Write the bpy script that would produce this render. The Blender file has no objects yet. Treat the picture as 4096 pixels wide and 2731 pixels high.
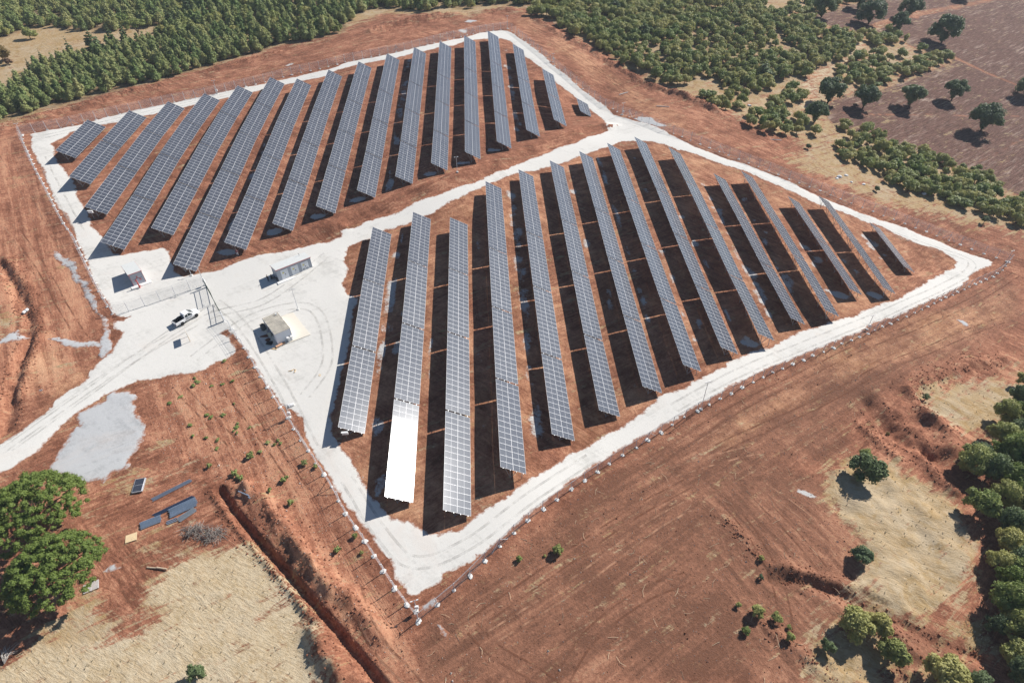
import bpy, bmesh, math, random
import numpy as np
from mathutils import Vector, Matrix
from mathutils.geometry import delaunay_2d_cdt

random.seed(7)
rng = np.random.default_rng(7)
scene = bpy.context.scene
C = scene.collection

# ---------------------------------------------------------------- camera
F, TH, RO, PS = 2366.28, 0.6976165, -0.0239883, 0.0421418
CZ = 80.0
fw = np.array([math.sin(PS) * math.cos(TH), math.cos(PS) * math.cos(TH), -math.sin(TH)])
rt = np.array([math.cos(PS), -math.sin(PS), 0.0])
up = np.cross(rt, fw)
r2 = math.cos(RO) * rt + math.sin(RO) * up
u2 = -math.sin(RO) * rt + math.cos(RO) * up
cam = bpy.data.objects.new('camera', bpy.data.cameras.new('camera'))
C.objects.link(cam)
M = Matrix.Identity(4)
for i in range(3):
    M[i][0] = r2[i]; M[i][1] = u2[i]; M[i][2] = -fw[i]
M[2][3] = CZ
cam.matrix_world = M
cam.data.sensor_width = 36.0
cam.data.lens = F / 4096 * 36
cam.data.clip_start = 1.0
cam.data.clip_end = 20000
scene.camera = cam

# ---------------------------------------------------------------- sun, sky, exposure
SUN_EL, SUN_AZ = math.radians(37.8), math.radians(55.0)      # azimuth measured from +Y towards +X
sdir = Vector((math.sin(SUN_AZ) * math.cos(SUN_EL), math.cos(SUN_AZ) * math.cos(SUN_EL), math.sin(SUN_EL)))
w = bpy.data.worlds.new('World'); scene.world = w; w.use_nodes = True
nt = w.node_tree; nt.nodes.clear()
sky = nt.nodes.new('ShaderNodeTexSky'); sky.sky_type = 'NISHITA'; sky.sun_disc = False
sky.sun_elevation = SUN_EL; sky.sun_rotation = SUN_AZ
sky.altitude = 800; sky.air_density = 1.0; sky.dust_density = 0.15; sky.ozone_density = 3.0
bg = nt.nodes.new('ShaderNodeBackground'); bg.inputs['Strength'].default_value = 0.056
wo = nt.nodes.new('ShaderNodeOutputWorld')
nt.links.new(sky.outputs[0], bg.inputs[0]); nt.links.new(bg.outputs[0], wo.inputs[0])
sl = bpy.data.lights.new('sun', 'SUN'); sl.energy = 4.6; sl.angle = math.radians(0.53); sl.color = (1.0, 0.955, 0.89)
so = bpy.data.objects.new('sun', sl); C.objects.link(so)
so.rotation_euler = sdir.to_track_quat('Z', 'Y').to_euler()
so.location = (0, 0, 200)
scene.view_settings.view_transform = 'Standard'
scene.view_settings.look = 'None'
scene.view_settings.gamma = 1.0
scene.view_settings.use_curve_mapping = False
scene.view_settings.exposure = 0.5
scene.cycles.max_bounces = 5
scene.cycles.diffuse_bounces = 2
scene.cycles.glossy_bounces = 2
scene.cycles.transparent_max_bounces = 12

# ---------------------------------------------------------------- noise helpers (numpy)
def _hash(ix, iy, s):
    h = (ix.astype(np.int64) * 374761393 + iy.astype(np.int64) * 668265263 + s * 1442695040888963407 % (1 << 40)) & 0xffffffff
    h = ((h ^ (h >> 13)) * 1274126177) & 0xffffffff
    h = (h ^ (h >> 16)) & 0xffffffff
    return h / 4294967295.0
def vnoise(x, y, s=0):
    x = np.asarray(x, float); y = np.asarray(y, float)
    ix = np.floor(x); iy = np.floor(y); fx = x - ix; fy = y - iy
    fx = fx * fx * (3 - 2 * fx); fy = fy * fy * (3 - 2 * fy)
    a = _hash(ix, iy, s); b = _hash(ix + 1, iy, s); c = _hash(ix, iy + 1, s); d = _hash(ix + 1, iy + 1, s)
    return (a + (b - a) * fx) * (1 - fy) + (c + (d - c) * fx) * fy
def fbm(x, y, sc, oct=3, s=0):
    v = 0; a = 1; t = 0
    for i in range(oct):
        v = v + a * vnoise(np.asarray(x) / sc * 2 ** i, np.asarray(y) / sc * 2 ** i, s + i * 17); t += a; a *= .5
    return v / t * 2 - 1                                   # -1..1

# ---------------------------------------------------------------- surveyed rows: name, x of the high edge, y and z of the table ends (z from the camera)
ROWS = [
('A1',-110.83,[156.04,174.43],[-58.54,-57.11],0),
('A2',-101.66,[143.11,161.64,180.2],[-60.24,-58.38,-56.83],0),
('A3',-92.92,[130.7,149.2,167.88,186.44],[-62.42,-60.25,-58.16,-56.63],0),
('A4',-83.99,[117.38,135.87,154.5,173.18,191.76],[-64.44,-62.24,-59.69,-57.65,-56.27],0),
('A5',-75.43,[122.86,141.32,159.94,178.64,197.2],[-64.43,-61.96,-59.41,-57.41,-55.93],0),
('A6',-66.94,[110.77,129.23,147.87,166.48,185.18,203.73],[-66.79,-64.3,-61.83,-59.22,-57.24,-55.58],0),
('A7',-57.66,[116.81,135.3,153.93,172.55,191.24,200.2],[-65.55,-63.31,-60.79,-58.24,-56.24,-55.3],1),
('A8',-48.93,[123.9,142.38,160.99,179.63,198.31,207.28],[-65.21,-62.9,-60.27,-57.82,-55.74,-54.91],1),
('A9',-39.85,[129.3,147.78,166.44,185.1,203.77,212.73],[-64.05,-61.77,-59.48,-57.21,-54.99,-54.1],1),
('A10',-31.0,[135.24,153.75,172.39,191.05,209.73,218.68],[-63.31,-61.28,-58.85,-56.57,-54.45,-53.46],1),
('A11',-22.13,[140.47,159.0,177.65,196.31,214.99,223.95],[-62.51,-60.69,-58.3,-56.0,-53.88,-52.99],1),
('A12',-13.42,[145.68,164.22,182.89,201.56,220.24,229.2],[-61.69,-59.97,-57.79,-55.57,-53.47,-52.6],1),
('A13',-4.8,[151.37,169.92,188.6,207.28,225.95,234.9],[-61.41,-59.67,-57.64,-55.47,-53.28,-52.28],1),
('A14',3.87,[159.63,178.16,196.81,215.49,234.18,243.13],[-62.2,-60.28,-57.96,-55.83,-53.79,-52.81],1),
('A15',12.63,[168.36,186.88,205.57,224.24,233.17],[-62.59,-60.68,-58.66,-56.46,-55.27],1),
('A16',21.54,[177.09,195.62,214.1],[-63.06,-61.22,-58.84],0),
('A17',32.01,[193.39,202.15],[-66.31,-65.2],1),
('B1',-26.4,[67.7,86.21,104.84,123.37],[-73.44,-71.38,-68.87,-67.0],0),
('B2',-17.37,[53.91,72.42,91.14,109.78,128.32],[-74.17,-72.14,-70.38,-67.94,-66.19],0),
('B3',-8.58,[51.13,69.69,88.39,107.05,125.56],[-74.39,-72.83,-70.95,-68.64,-66.61],0),
('B4',0.14,[57.35,75.94,94.64,113.29,132.0,140.97],[-73.13,-71.96,-70.08,-67.74,-65.91,-65.07],1),
('B5',8.99,[65.16,83.69,102.33,120.99,139.69,148.63],[-75.25,-73.4,-70.96,-68.64,-66.75,-65.69],1),
('B6',17.85,[70.47,88.99,107.62,126.25,144.96,153.9],[-75.76,-73.74,-71.24,-68.74,-66.88,-65.82],1),
('B7',26.62,[75.49,93.99,112.66,131.3,149.98,158.93],[-75.5,-73.37,-71.17,-68.73,-66.67,-65.63],1),
('B8',35.26,[80.12,98.63,117.31,135.98,154.65,163.6],[-75.02,-72.96,-70.84,-68.62,-66.44,-65.48],1),
('B9',44.29,[85.26,103.78,122.45,141.08,159.78,168.72],[-75.73,-73.69,-71.54,-69.03,-67.04,-66.01],1),
('B10',53.08,[88.84,107.37,126.01,144.66,163.19],[-75.78,-73.92,-71.44,-69.06,-67.24],0),
('B11',62.91,[95.4,113.9,132.5,150.97],[-77.47,-75.35,-72.61,-70.23],0),
('B12',71.6,[97.8,116.25,134.91,153.42],[-77.75,-75.22,-72.92,-70.9],0),
('B13',81.69,[106.59,125.08,143.56],[-78.84,-76.54,-74.24],0),
('B14',90.88,[107.94,126.38,144.85],[-80.04,-77.43,-75.08],0),
('B15',103.28,[119.43,137.73],[-82.32,-79.98],0),
]


# ---------------------------------------------------------------- terrain
_p = []
for nm, X, ys, zs, sh in ROWS:
    for y, z in zip(ys, zs):
        _p.append((X + 4.0, y, z - 3.0)); _p.append((X - 3.0, y, z - 3.0))
_p += [(135, 133, -88.5), (120, 128, -87.3), (-120, 150, -61.2), (-12, 37, -78.2), (15, 60, -78.6), (60, 85, -82.3), (90, 100, -84.8), (52, 184, -68.0), (5, 250, -55.6)]
PTS = np.array(_p, float)
GX = np.arange(-900, 901, 5.0); GY = np.arange(-300, 2401, 5.0)
gx, gy = np.meshgrid(GX, GY, indexing='ij')
def mls(x, y):
    out = np.empty(x.shape); X0, Y0, Z0 = PTS.T
    for a in range(0, len(x), 4000):
        xx = x[a:a + 4000, None]; yy = y[a:a + 4000, None]
        d2 = (X0 - xx) ** 2 + (Y0 - yy) ** 2
        m = np.sqrt(d2.min(1, keepdims=True))
        s = 8.0 + 0.45 * m
        wt = np.exp(-(d2 - m * m) / (s * s)); wt /= wt.sum(1, keepdims=True)
        mx = (wt * X0).sum(1); my = (wt * Y0).sum(1); mz = (wt * Z0).sum(1)
        dx = X0 - mx[:, None]; dy = Y0 - my[:, None]; dz = Z0 - mz[:, None]
        lam = 60.0 + 1.2 * m[:, 0] ** 1.5
        g0x, g0y = -0.05, 0.075
        a11 = (wt * dx * dx).sum(1) + lam; a22 = (wt * dy * dy).sum(1) + lam; a12 = (wt * dx * dy).sum(1)
        b1 = (wt * dx * dz).sum(1) + lam * g0x; b2 = (wt * dy * dz).sum(1) + lam * g0y
        det = a11 * a22 - a12 * a12
        cx = (b1 * a22 - b2 * a12) / det; cy = (a11 * b2 - a12 * b1) / det
        ex = x[a:a + 4000] - mx; ey = y[a:a + 4000] - my
        r = np.hypot(ex, ey); k = np.where(r > 60, (60 + 260 * (1 - np.exp(-(r - 60) / 260))) / np.maximum(r, 1), 1)
        out[a:a + 4000] = mz + (cx * ex + cy * ey) * k
    return out + CZ
GZ = mls(gx.ravel(), gy.ravel()).reshape(gx.shape)
for _ in range(2):                                          # soften
    GZ[1:-1, 1:-1] = (GZ[1:-1, 1:-1] * 2 + GZ[:-2, 1:-1] + GZ[2:, 1:-1] + GZ[1:-1, :-2] + GZ[1:-1, 2:]) / 6
def hb(x, y):                                               # base height, smooth
    x = np.asarray(x, float); y = np.asarray(y, float)
    u = np.clip((x - GX[0]) / 5.0, 0, len(GX) - 1.001); v = np.clip((y - GY[0]) / 5.0, 0, len(GY) - 1.001)
    i = np.floor(u).astype(int); j = np.floor(v).astype(int); fx = u - i; fy = v - j
    return (GZ[i, j] * (1 - fx) + GZ[i + 1, j] * fx) * (1 - fy) + (GZ[i, j + 1] * (1 - fx) + GZ[i + 1, j + 1] * fx) * fy

# survey marks were read off 1400-pixel tiles of the photograph; this turns one into a point of the land
TILE = dict(TL=(0, 0), TC=(1350, 0), TR=(2696, 0), ML=(0, 900), MC=(1350, 900), MR=(2696, 900), BL=(0, 1798), BC=(1350, 1798), BR=(2696, 1798))
def px(t, x, y):
    if t == 'S': return x, y
    if t == 'D': return x * 1.7415, y * 1.7415
    o = TILE[t]; return o[0] + x / 1.68, o[1] + y / 1.68
def ray(u, v):
    d = fw + r2 * (u - 2048) / F - u2 * (v - 1365.5) / F
    return d / np.linalg.norm(d)
def at(t, x, y, h=0.0):                                     # point of the land (raised by h) seen at a mark
    u, v = px(t, x, y); d = ray(u, v)
    if d[2] > -0.06: d[2] = -0.06
    s = 20.0
    for _ in range(60):
        P = d * s
        e = (P[2] + CZ) - (float(hb(P[0], P[1])) + h)
        s += max(min(e / (-d[2] + 0.02), 60), -60) * 0.9
        if abs(e) < 0.003: break
    P = d * s
    return Vector((P[0], P[1], float(hb(P[0], P[1]))))
def atz(t, x, y, z):                                        # point at a mark on the level z
    u, v = px(t, x, y); d = ray(u, v); s = (z - CZ) / d[2]
    return Vector((d[0] * s, d[1] * s, z))
def W(t, *pts): return np.array([at(t, x, y)[:2] for x, y in pts])
def WW(*groups):                                            # polygon from marks on several tiles
    return np.concatenate([W(g[0], *g[1:]) for g in groups])

def inside(poly, x, y):
    x = np.asarray(x); y = np.asarray(y); r = np.zeros(x.shape, bool)
    bx0, by0 = poly.min(0); bx1, by1 = poly.max(0)
    m = (x >= bx0) & (x <= bx1) & (y >= by0) & (y <= by1)
    if not m.any(): return r
    xx = x[m]; yy = y[m]; c = np.zeros(xx.shape, bool)
    n = len(poly)
    for i in range(n):
        x1, y1 = poly[i]; x2, y2 = poly[(i + 1) % n]
        if y1 == y2: continue
        k = ((y1 > yy) != (y2 > yy)) & (xx < (x2 - x1) * (yy - y1) / (y2 - y1) + x1)
        c ^= k
    r[m] = c; return r
def dline(line, x, y, lim=40.0):                            # distance to a polyline, and signed side
    x = np.asarray(x, float); y = np.asarray(y, float)
    D = np.full(x.shape, 1e9); S = np.zeros(x.shape); T = np.zeros(x.shape)
    bx0, by0 = line.min(0) - lim; bx1, by1 = line.max(0) + lim
    m = (x >= bx0) & (x <= bx1) & (y >= by0) & (y <= by1)
    xx = x[m]; yy = y[m]; d = np.full(xx.shape, 1e9); s = np.zeros(xx.shape); tt = np.zeros(xx.shape); acc = 0
    for i in range(len(line) - 1):
        ax, ay = line[i]; bx, by = line[i + 1]; ex, ey = bx - ax, by - ay; L2 = ex * ex + ey * ey
        t = np.clip(((xx - ax) * ex + (yy - ay) * ey) / L2, 0, 1)
        px_, py_ = xx - ax - t * ex, yy - ay - t * ey; q = np.hypot(px_, py_)
        k = q < d; d[k] = q[k]; s[k] = (ex * py_ - ey * px_)[k]; tt[k] = acc + (t * math.sqrt(L2))[k]
        acc += math.sqrt(L2)
    D[m] = d; S[m] = np.sign(s); T[m] = tt
    return D, S, T

# ---------------------------------------------------------------- where things are on the land
ROAD_OUT = WW(
 ('TL', (185, 905), (280, 885), (400, 862), (555, 835), (690, 795), (830, 760), (990, 722), (1130, 697), (1300, 660), (1420, 635), (1590, 597), (1790, 560), (1920, 533), (2100, 490), (2230, 460)),
 ('TC', (60, 420), (200, 395), (400, 352), (560, 312), (700, 285), (860, 250), (960, 222), (1010, 213), (1100, 205), (1150, 210), (1190, 232), (1260, 280), (1330, 330), (1400, 385), (1450, 440), (1530, 500), (1620, 580), (1700, 640), (1780, 700), (1830, 745), (1860, 772), (1930, 790), (2010, 815), (2080, 830), (2180, 868)),
 ('TR', (0, 915), (50, 940), (150, 990), (330, 1060), (480, 1105), (600, 1150), (780, 1220), (850, 1260), (960, 1310), (1100, 1370), (1260, 1430), (1400, 1480), (1560, 1530)),
 ('MR', (1640, 60), (1780, 110), (1900, 165), (2050, 215), (2110, 230), (2145, 250), (2140, 270), (2050, 300), (1985, 345), (1990, 370), (1900, 430), (1800, 480), (1650, 540), (1500, 620), (1330, 660), (1250, 725), (1150, 762), (960, 840), (800, 905), (650, 960), (500, 1040), (340, 1110), (200, 1200), (100, 1250), (0, 1320)),
 ('BC', (1880, 8), (1750, 100), (1650, 160), (1560, 230), (1450, 310), (1360, 380), (1260, 470), (1150, 560), (1060, 625), (1000, 680), (900, 745), (830, 790), (720, 840), (700, 890), (620, 930), (530, 985), (490, 985), (430, 930), (380, 870), (375, 800), (350, 740), (290, 680), (230, 590), (160, 510), (100, 430), (40, 350), (0, 280)),
 ('ML', (2130, 1567), (2100, 1520), (2060, 1440), (2030, 1370), (2030, 1310), (2000, 1290), (1960, 1240), (1880, 1200), (1850, 1160), (1800, 1090), (1760, 1030), (1720, 960), (1690, 900), (1640, 830), (1590, 770), (1530, 710), (1490, 730), (1560, 760), (1550, 790), (1600, 805), (1590, 850), (1530, 905), (1450, 930), (1400, 965), (1310, 1000), (1200, 1005), (1100, 1020), (950, 1050), (850, 1080), (830, 1100), (700, 1150), (600, 1220), (500, 1280), (430, 1340), (330, 1450), (250, 1530)),
 ('BL', (190, 60), (100, 110), (0, 160), (-150, 230)),
 ('ML', (-150, 1540), (0, 1475), (60, 1430), (180, 1360), (260, 1290), (350, 1220), (370, 1180), (470, 1110), (540, 1075), (600, 1010), (610, 975), (690, 900), (740, 850), (790, 770), (830, 718), (765, 700), (755, 650), (830, 632), (880, 612), (800, 618), (760, 598), (720, 540), (680, 470), (640, 400), (600, 310), (570, 230), (530, 130), (500, 60)),
 ('TL', (490, 1540), (470, 1500), (440, 1440), (390, 1400), (360, 1340), (320, 1250), (300, 1160), (280, 1130), (240, 1080), (205, 1000), (210, 940)))
ISLE_A = WW(
 ('TL', (640, 842), (700, 838), (830, 820), (1000, 775), (1160, 745), (1300, 708), (1490, 668), (1700, 620), (1950, 562), (2190, 515)),
 ('TC', (0, 472), (130, 440), (300, 405), (420, 385), (520, 355), (600, 345), (690, 320), (780, 310), (850, 282), (930, 268), (1010, 262), (1100, 262), (1160, 280), (1210, 330), (1260, 385), (1330, 430), (1400, 480), (1470, 560), (1560, 625), (1640, 690), (1700, 745), (1760, 785), (1785, 810), (1812, 880), (1760, 900), (1680, 918), (1600, 960), (1480, 990), (1350, 1052), (1250, 1085), (1160, 1130), (1060, 1155), (950, 1215), (800, 1262), (700, 1300), (550, 1345), (420, 1420), (250, 1470), (100, 1530), (20, 1560)),
 ('ML', (2300, 75), (2200, 110), (2030, 150), (1950, 165), (1750, 200), (1600, 240), (1480, 300), (1340, 325), (1230, 345), (1180, 310), (1168, 262), (1150, 215), (1140, 170), (1090, 155), (960, 180), (830, 200), (770, 190), (720, 120), (670, 60), (620, 0)),
 ('TL', (650, 1540), (610, 1480), (560, 1380), (520, 1300), (500, 1220), (460, 1170), (430, 1130), (400, 1100), (380, 1050), (370, 1000), (350, 960), (370, 950), (440, 920), (480, 890), (560, 865)))
ISLE_B = WW(
 ('TC', (2300, 1010), (2200, 975), (2100, 955), (1990, 950), (1900, 955), (1830, 985), (1750, 1010), (1640, 1050), (1560, 1080), (1400, 1130), (1290, 1155), (1150, 1182), (1100, 1210), (900, 1290), (830, 1330), (760, 1360), (640, 1430), (560, 1470), (420, 1530), (330, 1550)),
 ('MC', (230, 85), (130, 130), (60, 150), (50, 250), (80, 300), (35, 390), (70, 465), (140, 485), (130, 560), (90, 720), (60, 900), (0, 1130)),
 ('ML', (2262, 1180), (2240, 1280), (2258, 1430), (2310, 1470)),
 ('MC', (10, 1470), (50, 1500), (90, 1567)),
 ('BC', (100, 70), (130, 130), (170, 200), (200, 260), (240, 330), (290, 400), (340, 445), (480, 490), (600, 555), (690, 570), (760, 540), (840, 520), (900, 470), (1000, 375), (1080, 335), (1240, 240), (1400, 130), (1560, 20)),
 ('MC', (1600, 1520), (1750, 1450), (1880, 1370), (2000, 1270), (2120, 1200), (2210, 1130)),
 ('MR', (20, 1110), (100, 1050), (250, 990), (430, 905), (520, 850), (660, 810), (720, 780), (900, 700), (1050, 650), (1120, 630), (1220, 600), (1290, 570), (1400, 520), (1500, 505), (1560, 460), (1640, 420), (1700, 375), (1780, 330), (1880, 285), (1900, 250), (1850, 210), (1760, 160), (1620, 120), (1500, 70), (1380, 5)),
 ('TR', (1300, 1500), (1180, 1450), (1060, 1405), (960, 1372), (840, 1310), (700, 1250), (560, 1185), (480, 1155), (330, 1110), (170, 1050), (80, 1020), (0, 1000)))
GREY = [WW(('ML', (860, 1090), (915, 1110), (940, 1180), (970, 1260), (1000, 1330), (1025, 1375), (1000, 1420), (940, 1480), (890, 1560)), ('BL', (880, 90), (760, 180), (700, 235), (540, 250), (450, 200), (330, 190), (340, 90), (375, 0)), ('ML', (420, 1440), (490, 1370), (480, 1300), (600, 1225), (720, 1140), (830, 1110))),
 W('ML', (330, 150), (420, 190), (500, 240), (540, 330), (590, 400), (650, 490), (660, 590), (700, 640), (740, 700), (780, 770), (770, 850), (720, 885), (690, 870), (700, 800), (700, 720), (640, 610), (590, 500), (520, 400), (480, 320), (400, 220), (350, 180)),
 W('ML', (330, 775), (400, 750), (560, 778), (610, 765), (700, 790), (710, 822), (540, 818), (400, 800)),
 W('ML', (-60, 800), (0, 760), (60, 720), (130, 695), (180, 740), (150, 770), (50, 795)),
 W('BL', (695, 820), (740, 780), (825, 768), (820, 800), (730, 838)),
 W('BC', (670, 1180), (700, 1180), (760, 1240), (740, 1275), (700, 1250)),
 W('BC', (530, 1050), (600, 1020), (640, 960), (680, 1000), (650, 1040), (560, 1090)),
 W('MR', (1905, 645), (1950, 640), (1990, 672), (1975, 690)), W('TC', (845, 150), (880, 135), (950, 140), (900, 158)), W('TC', (2010, 810), (2020, 785), (2110, 790), (2150, 820), (2230, 850), (2150, 850))]
PALE = [W('TC', (800, 205), (850, 195), (890, 205), (860, 225), (810, 218)), W('TL', (1180, 590), (1230, 588), (1215, 600)), W('BR', (810, 265), (850, 262), (980, 320), (960, 335), (860, 300)), W('TL', (1905, 440), (1960, 425), (1985, 432), (1920, 450))]
STRAW = [  # dry grass on the land
 WW(('BL', (1450, 700), (1690, 620), (1830, 780), (2160, 1200), (2100, 1300), (2180, 1450), (2290, 1620), (-300, 1700), (-300, 1500), (0, 1470), (180, 1330), (700, 1265), (900, 1255), (1150, 1040), (960, 1030), (940, 960), (1060, 840), (1180, 730))),
 W('BL', (330, 1150), (440, 1010), (600, 950), (720, 1100), (860, 1150), (700, 1240), (180, 1350), (280, 1200)),
 W('BL', (860, 160), (960, 90), (990, 150), (960, 300), (880, 300), (720, 250), (740, 210)), W('BL', (960, 740), (990, 650), (1110, 620), (1110, 680)),
 W('BR', (1060, 130), (1380, 120), (1560, 150), (1760, 280), (1890, 340), (1920, 480), (2000, 640), (1980, 800), (1850, 980), (1700, 1120), (1640, 1150), (1480, 1060), (1300, 970), (1160, 920), (1340, 860), (1260, 600), (1120, 480), (1050, 370)),
 W('MR', (1680, 1110), (1850, 1060), (2240, 1050), (2400, 1100), (2400, 1400), (2050, 1420), (1900, 1380), (1820, 1330), (1700, 1250)),
 W('BR', (960, 1130), (1100, 1180), (1340, 1240), (1560, 1330), (1500, 1450), (1300, 1620), (950, 1620)), W('BR', (1700, 1450), (1900, 1450), (1900, 1620), (1600, 1620)),
 W('BR', (1850, 1200), (2060, 1120), (2180, 1380), (2150, 1420), (1950, 1290)), W('ML', (-80, 500), (0, 540), (40, 580), (50, 650), (20, 700), (-80, 720)),
 WW(('TL', (-900, 500), (-500, 760), (0, 850), (130, 790), (270, 750), (420, 712), (560, 680), (700, 640), (840, 600), (1000, 560), (1160, 520), (1340, 470), (1500, 415), (1650, 380), (1800, 335), (1900, 290), (2050, 280), (2200, 250), (2352, 200)), ('TC', (60, 180), (220, 130), (330, 90), (640, 95), (780, 110), (900, 100), (1110, 55), (1230, 55), (1400, 50), (1400, -260)), ('TL', (1000, -330), (-900, -300))),
 WW(('TC', (1290, 70), (1300, 120), (1400, 130), (1500, 180), (1540, 230), (1660, 270), (1700, 310), (1760, 350), (1850, 400), (1960, 460), (2070, 540), (2200, 575)), ('TR', (0, 612), (150, 665), (300, 720), (440, 790), (600, 870), (850, 935), (900, 990), (760, 1075), (745, 1105), (900, 1165), (1100, 1225), (1300, 1330), (1500, 1395), (1700, 1425), (1900, 1490), (2352, 1560)), ('MR', (2352, 70), (2700, 200), (3600, 200)), ('TR', (3600, -300), (900, -300)), ('TC', (1400, -260)))]
PLOW = [W('TR', (820, 120), (1080, 70), (1180, 30), (1400, 0), (1450, -100), (3600, -100), (3600, 1700), (2700, 1500), (2352, 1310), (2170, 1270), (2140, 1170), (1870, 1110), (1660, 1040), (1450, 950), (1280, 880), (1100, 860), (1030, 790), (1040, 690), (1240, 612), (1400, 602), (1560, 542), (1700, 482), (1870, 432), (1860, 372), (1700, 335), (1560, 300), (1500, 230), (1200, 215), (1020, 170), (880, 130))]
STUB = [W('TR', (2090, -5), (2352, 72), (2900, 200), (2900, -60), (2090, -60))]
TRACK = [W('TR', (880, 712), (925, 640), (912, 560), (945, 515), (1040, 470), (1150, 420), (1225, 365), (1240, 300), (1195, 250), (1190, 220), (1300, 207), (1400, 160), (1550, 112), (1800, 65), (2060, 18), (2200, -20)),
 W('TR', (560, 735), (620, 680), (640, 600)), W('TR', (1700, 330), (1870, 380), (2100, 490), (2352, 590)), W('TR', (1040, 750), (1300, 770), (1700, 770), (2352, 780)), W('TR', (1900, 200), (2100, 130), (2260, 80)), W('TR', (2352, 930), (2200, 1010), (2000, 1110)), W('TR', (1620, 60), (1640, 130), (1700, 240))]
LIGHT = [ISLE_B, W('ML', (0, 1475), (60, 1430), (180, 1360), (350, 1220), (300, 1250), (400, 1000), (640, 950), (900, 1080), (500, 1350), (250, 1567), (0, 1600)), W('MR', (1000, 850), (1500, 640), (2000, 560), (2300, 420), (2300, 600), (1800, 800), (1200, 1000), (800, 1200), (300, 1500), (200, 1450), (700, 1150)),
 W('TC', (1240, 60), (1300, 120), (1600, 330), (2000, 600), (2352, 800), (2352, 900), (1900, 680), (1500, 350), (1200, 160)), W('BL', (1900, 560), (2352, 1060), (2352, 1200), (2100, 900), (1850, 650)), W('ML', (100, 1000), (220, 860), (400, 830), (430, 920), (260, 1130), (130, 1120))]
ROUGH = [W('TL', (0, 860), (200, 800), (500, 720), (850, 610), (1100, 560), (1180, 520), (1100, 590), (840, 640), (500, 760), (200, 850), (0, 900)),
 W('TC', (200, 210), (300, 150), (600, 100), (830, 100), (700, 130), (420, 180), (250, 230)), W('TC', (920, 90), (1080, 60), (1190, 65), (1100, 100)), W('TC', (1300, 120), (1540, 240), (1760, 360), (2070, 550), (2352, 620), (2352, 720), (2100, 620), (1800, 430), (1500, 250)),
 W('TR', (0, 610), (200, 690), (440, 800), (400, 820), (280, 780), (0, 700)), W('BL', (1200, 0), (1420, 250), (1640, 180), (2000, 650), (2352, 1000), (2352, 1300), (2000, 980), (1500, 300), (1250, 180)), W('BL', (1960, 980), (2300, 1300), (2352, 1567), (2200, 1500), (2090, 1280)),
 W('MR', (1560, 1080), (2100, 880), (2352, 920), (2352, 1060), (2000, 1040), (1680, 1120), (1700, 1260), (1900, 1400), (1900, 1540), (1500, 1560), (1230, 1350), (1300, 1200)), W('BR', (640, 780), (900, 830), (1140, 1000), (1700, 1260), (2130, 1440), (2150, 1600), (1960, 1500), (1400, 1300), (1060, 1060), (700, 900)),
 W('BR', (850, 1330), (1050, 1300), (1500, 1400), (1800, 1430), (1500, 1620), (900, 1620), (500, 1300), (650, 1100)), W('ML', (0, 200), (120, 300), (230, 600), (220, 850), (80, 1250), (70, 1420), (0, 1450), (20, 1150), (80, 950), (130, 760), (120, 560), (0, 350))]
# earthworks: line, half width, height (+ ridge, - ditch), roughness
LINES = [(W('BL', (1475, 262), (1560, 400), (1700, 570), (1930, 830), (2352, 1330), (2600, 1620)), 0.75, -1.3),
 (W('BL', (1420, 280), (1520, 430), (1660, 600), (1890, 870), (2150, 1180)), 0.6, 0.35),
 (W('BL', (1660, 260), (1800, 380), (1900, 520), (2050, 700), (2210, 900), (2352, 1020), (2550, 1250)), 1.3, 1.15),
 (W('BL', (2150, 1250), (2200, 1380), (2300, 1520)), 1.7, 1.5),
 (W('ML', (0, 250), (90, 370), (150, 480), (190, 620), (200, 760), (140, 900), (70, 1150), (30, 1380)), 1.2, -1.1), (W('ML', (30, 230), (130, 370), (230, 600), (240, 800), (170, 950), (110, 1150)), 1.3, 0.6),
 (W('TL', (0, 855), (250, 790), (600, 700), (850, 620), (1100, 570)), 1.6, 0.9), (W('TL', (1380, 480), (1650, 410), (1880, 350)), 1.2, 0.5),
 (W('TC', (230, 215), (420, 165), (620, 120), (820, 105)), 2.2, 1.3), (W('TC', (930, 95), (1080, 75), (1180, 70)), 1.8, 1.0),
 (W('TC', (1330, 140), (1540, 250), (1760, 370), (2070, 560), (2352, 650)), 1.6, 0.6), (W('TR', (0, 630), (140, 680), (300, 760)), 1.8, 1.2),
 (W('MR', (1560, 1090), (1750, 1010), (2000, 930), (2200, 900)), 1.5, 0.9), (W('MR', (1320, 1200), (1420, 1330), (1600, 1480), (1750, 1560)), 2.0, -1.2), (W('MR', (1230, 1330), (1350, 1440), (1500, 1567)), 0.8, 0.6), (W('MR', (1750, 1330), (1850, 1400), (1870, 1500)), 2.2, 1.4), (W('MR', (1560, 1120), (1650, 1220), (1720, 1320)), 1.3, 0.8),
 (W('BR', (650, 870), (900, 880), (1160, 1000), (1450, 1130), (1700, 1260), (2100, 1430), (2200, 1560)), 0.9, -0.6), (W('BR', (700, 790), (900, 850), (1180, 930)), 0.9, 0.6), (W('BR', (1180, 1100), (1500, 1260), (1640, 1370)), 0.8, 0.5), (W('BR', (1040, 1560), (900, 1400), (640, 1200), (580, 1130)), 0.8, 0.4), (W('BR', (1500, 1400), (1550, 1480), (1450, 1567)), 0.7, 0.5), (W('BR', (330, 450), (500, 620), (640, 790)), 0.6, 0.3), (W('BR', (1640, 20), (1760, 180), (1880, 280)), 1.2, 0.8)]
BANK = WW(('ML', (1900, 162), (2030, 142), (2352, 48)), ('TC', (100, 1520), (250, 1460), (420, 1408), (550, 1335), (700, 1290), (950, 1205), (1160, 1120), (1350, 1042), (1480, 980), (1600, 950), (1680, 908), (1790, 880)))
print('bank', len(BANK))
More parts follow.
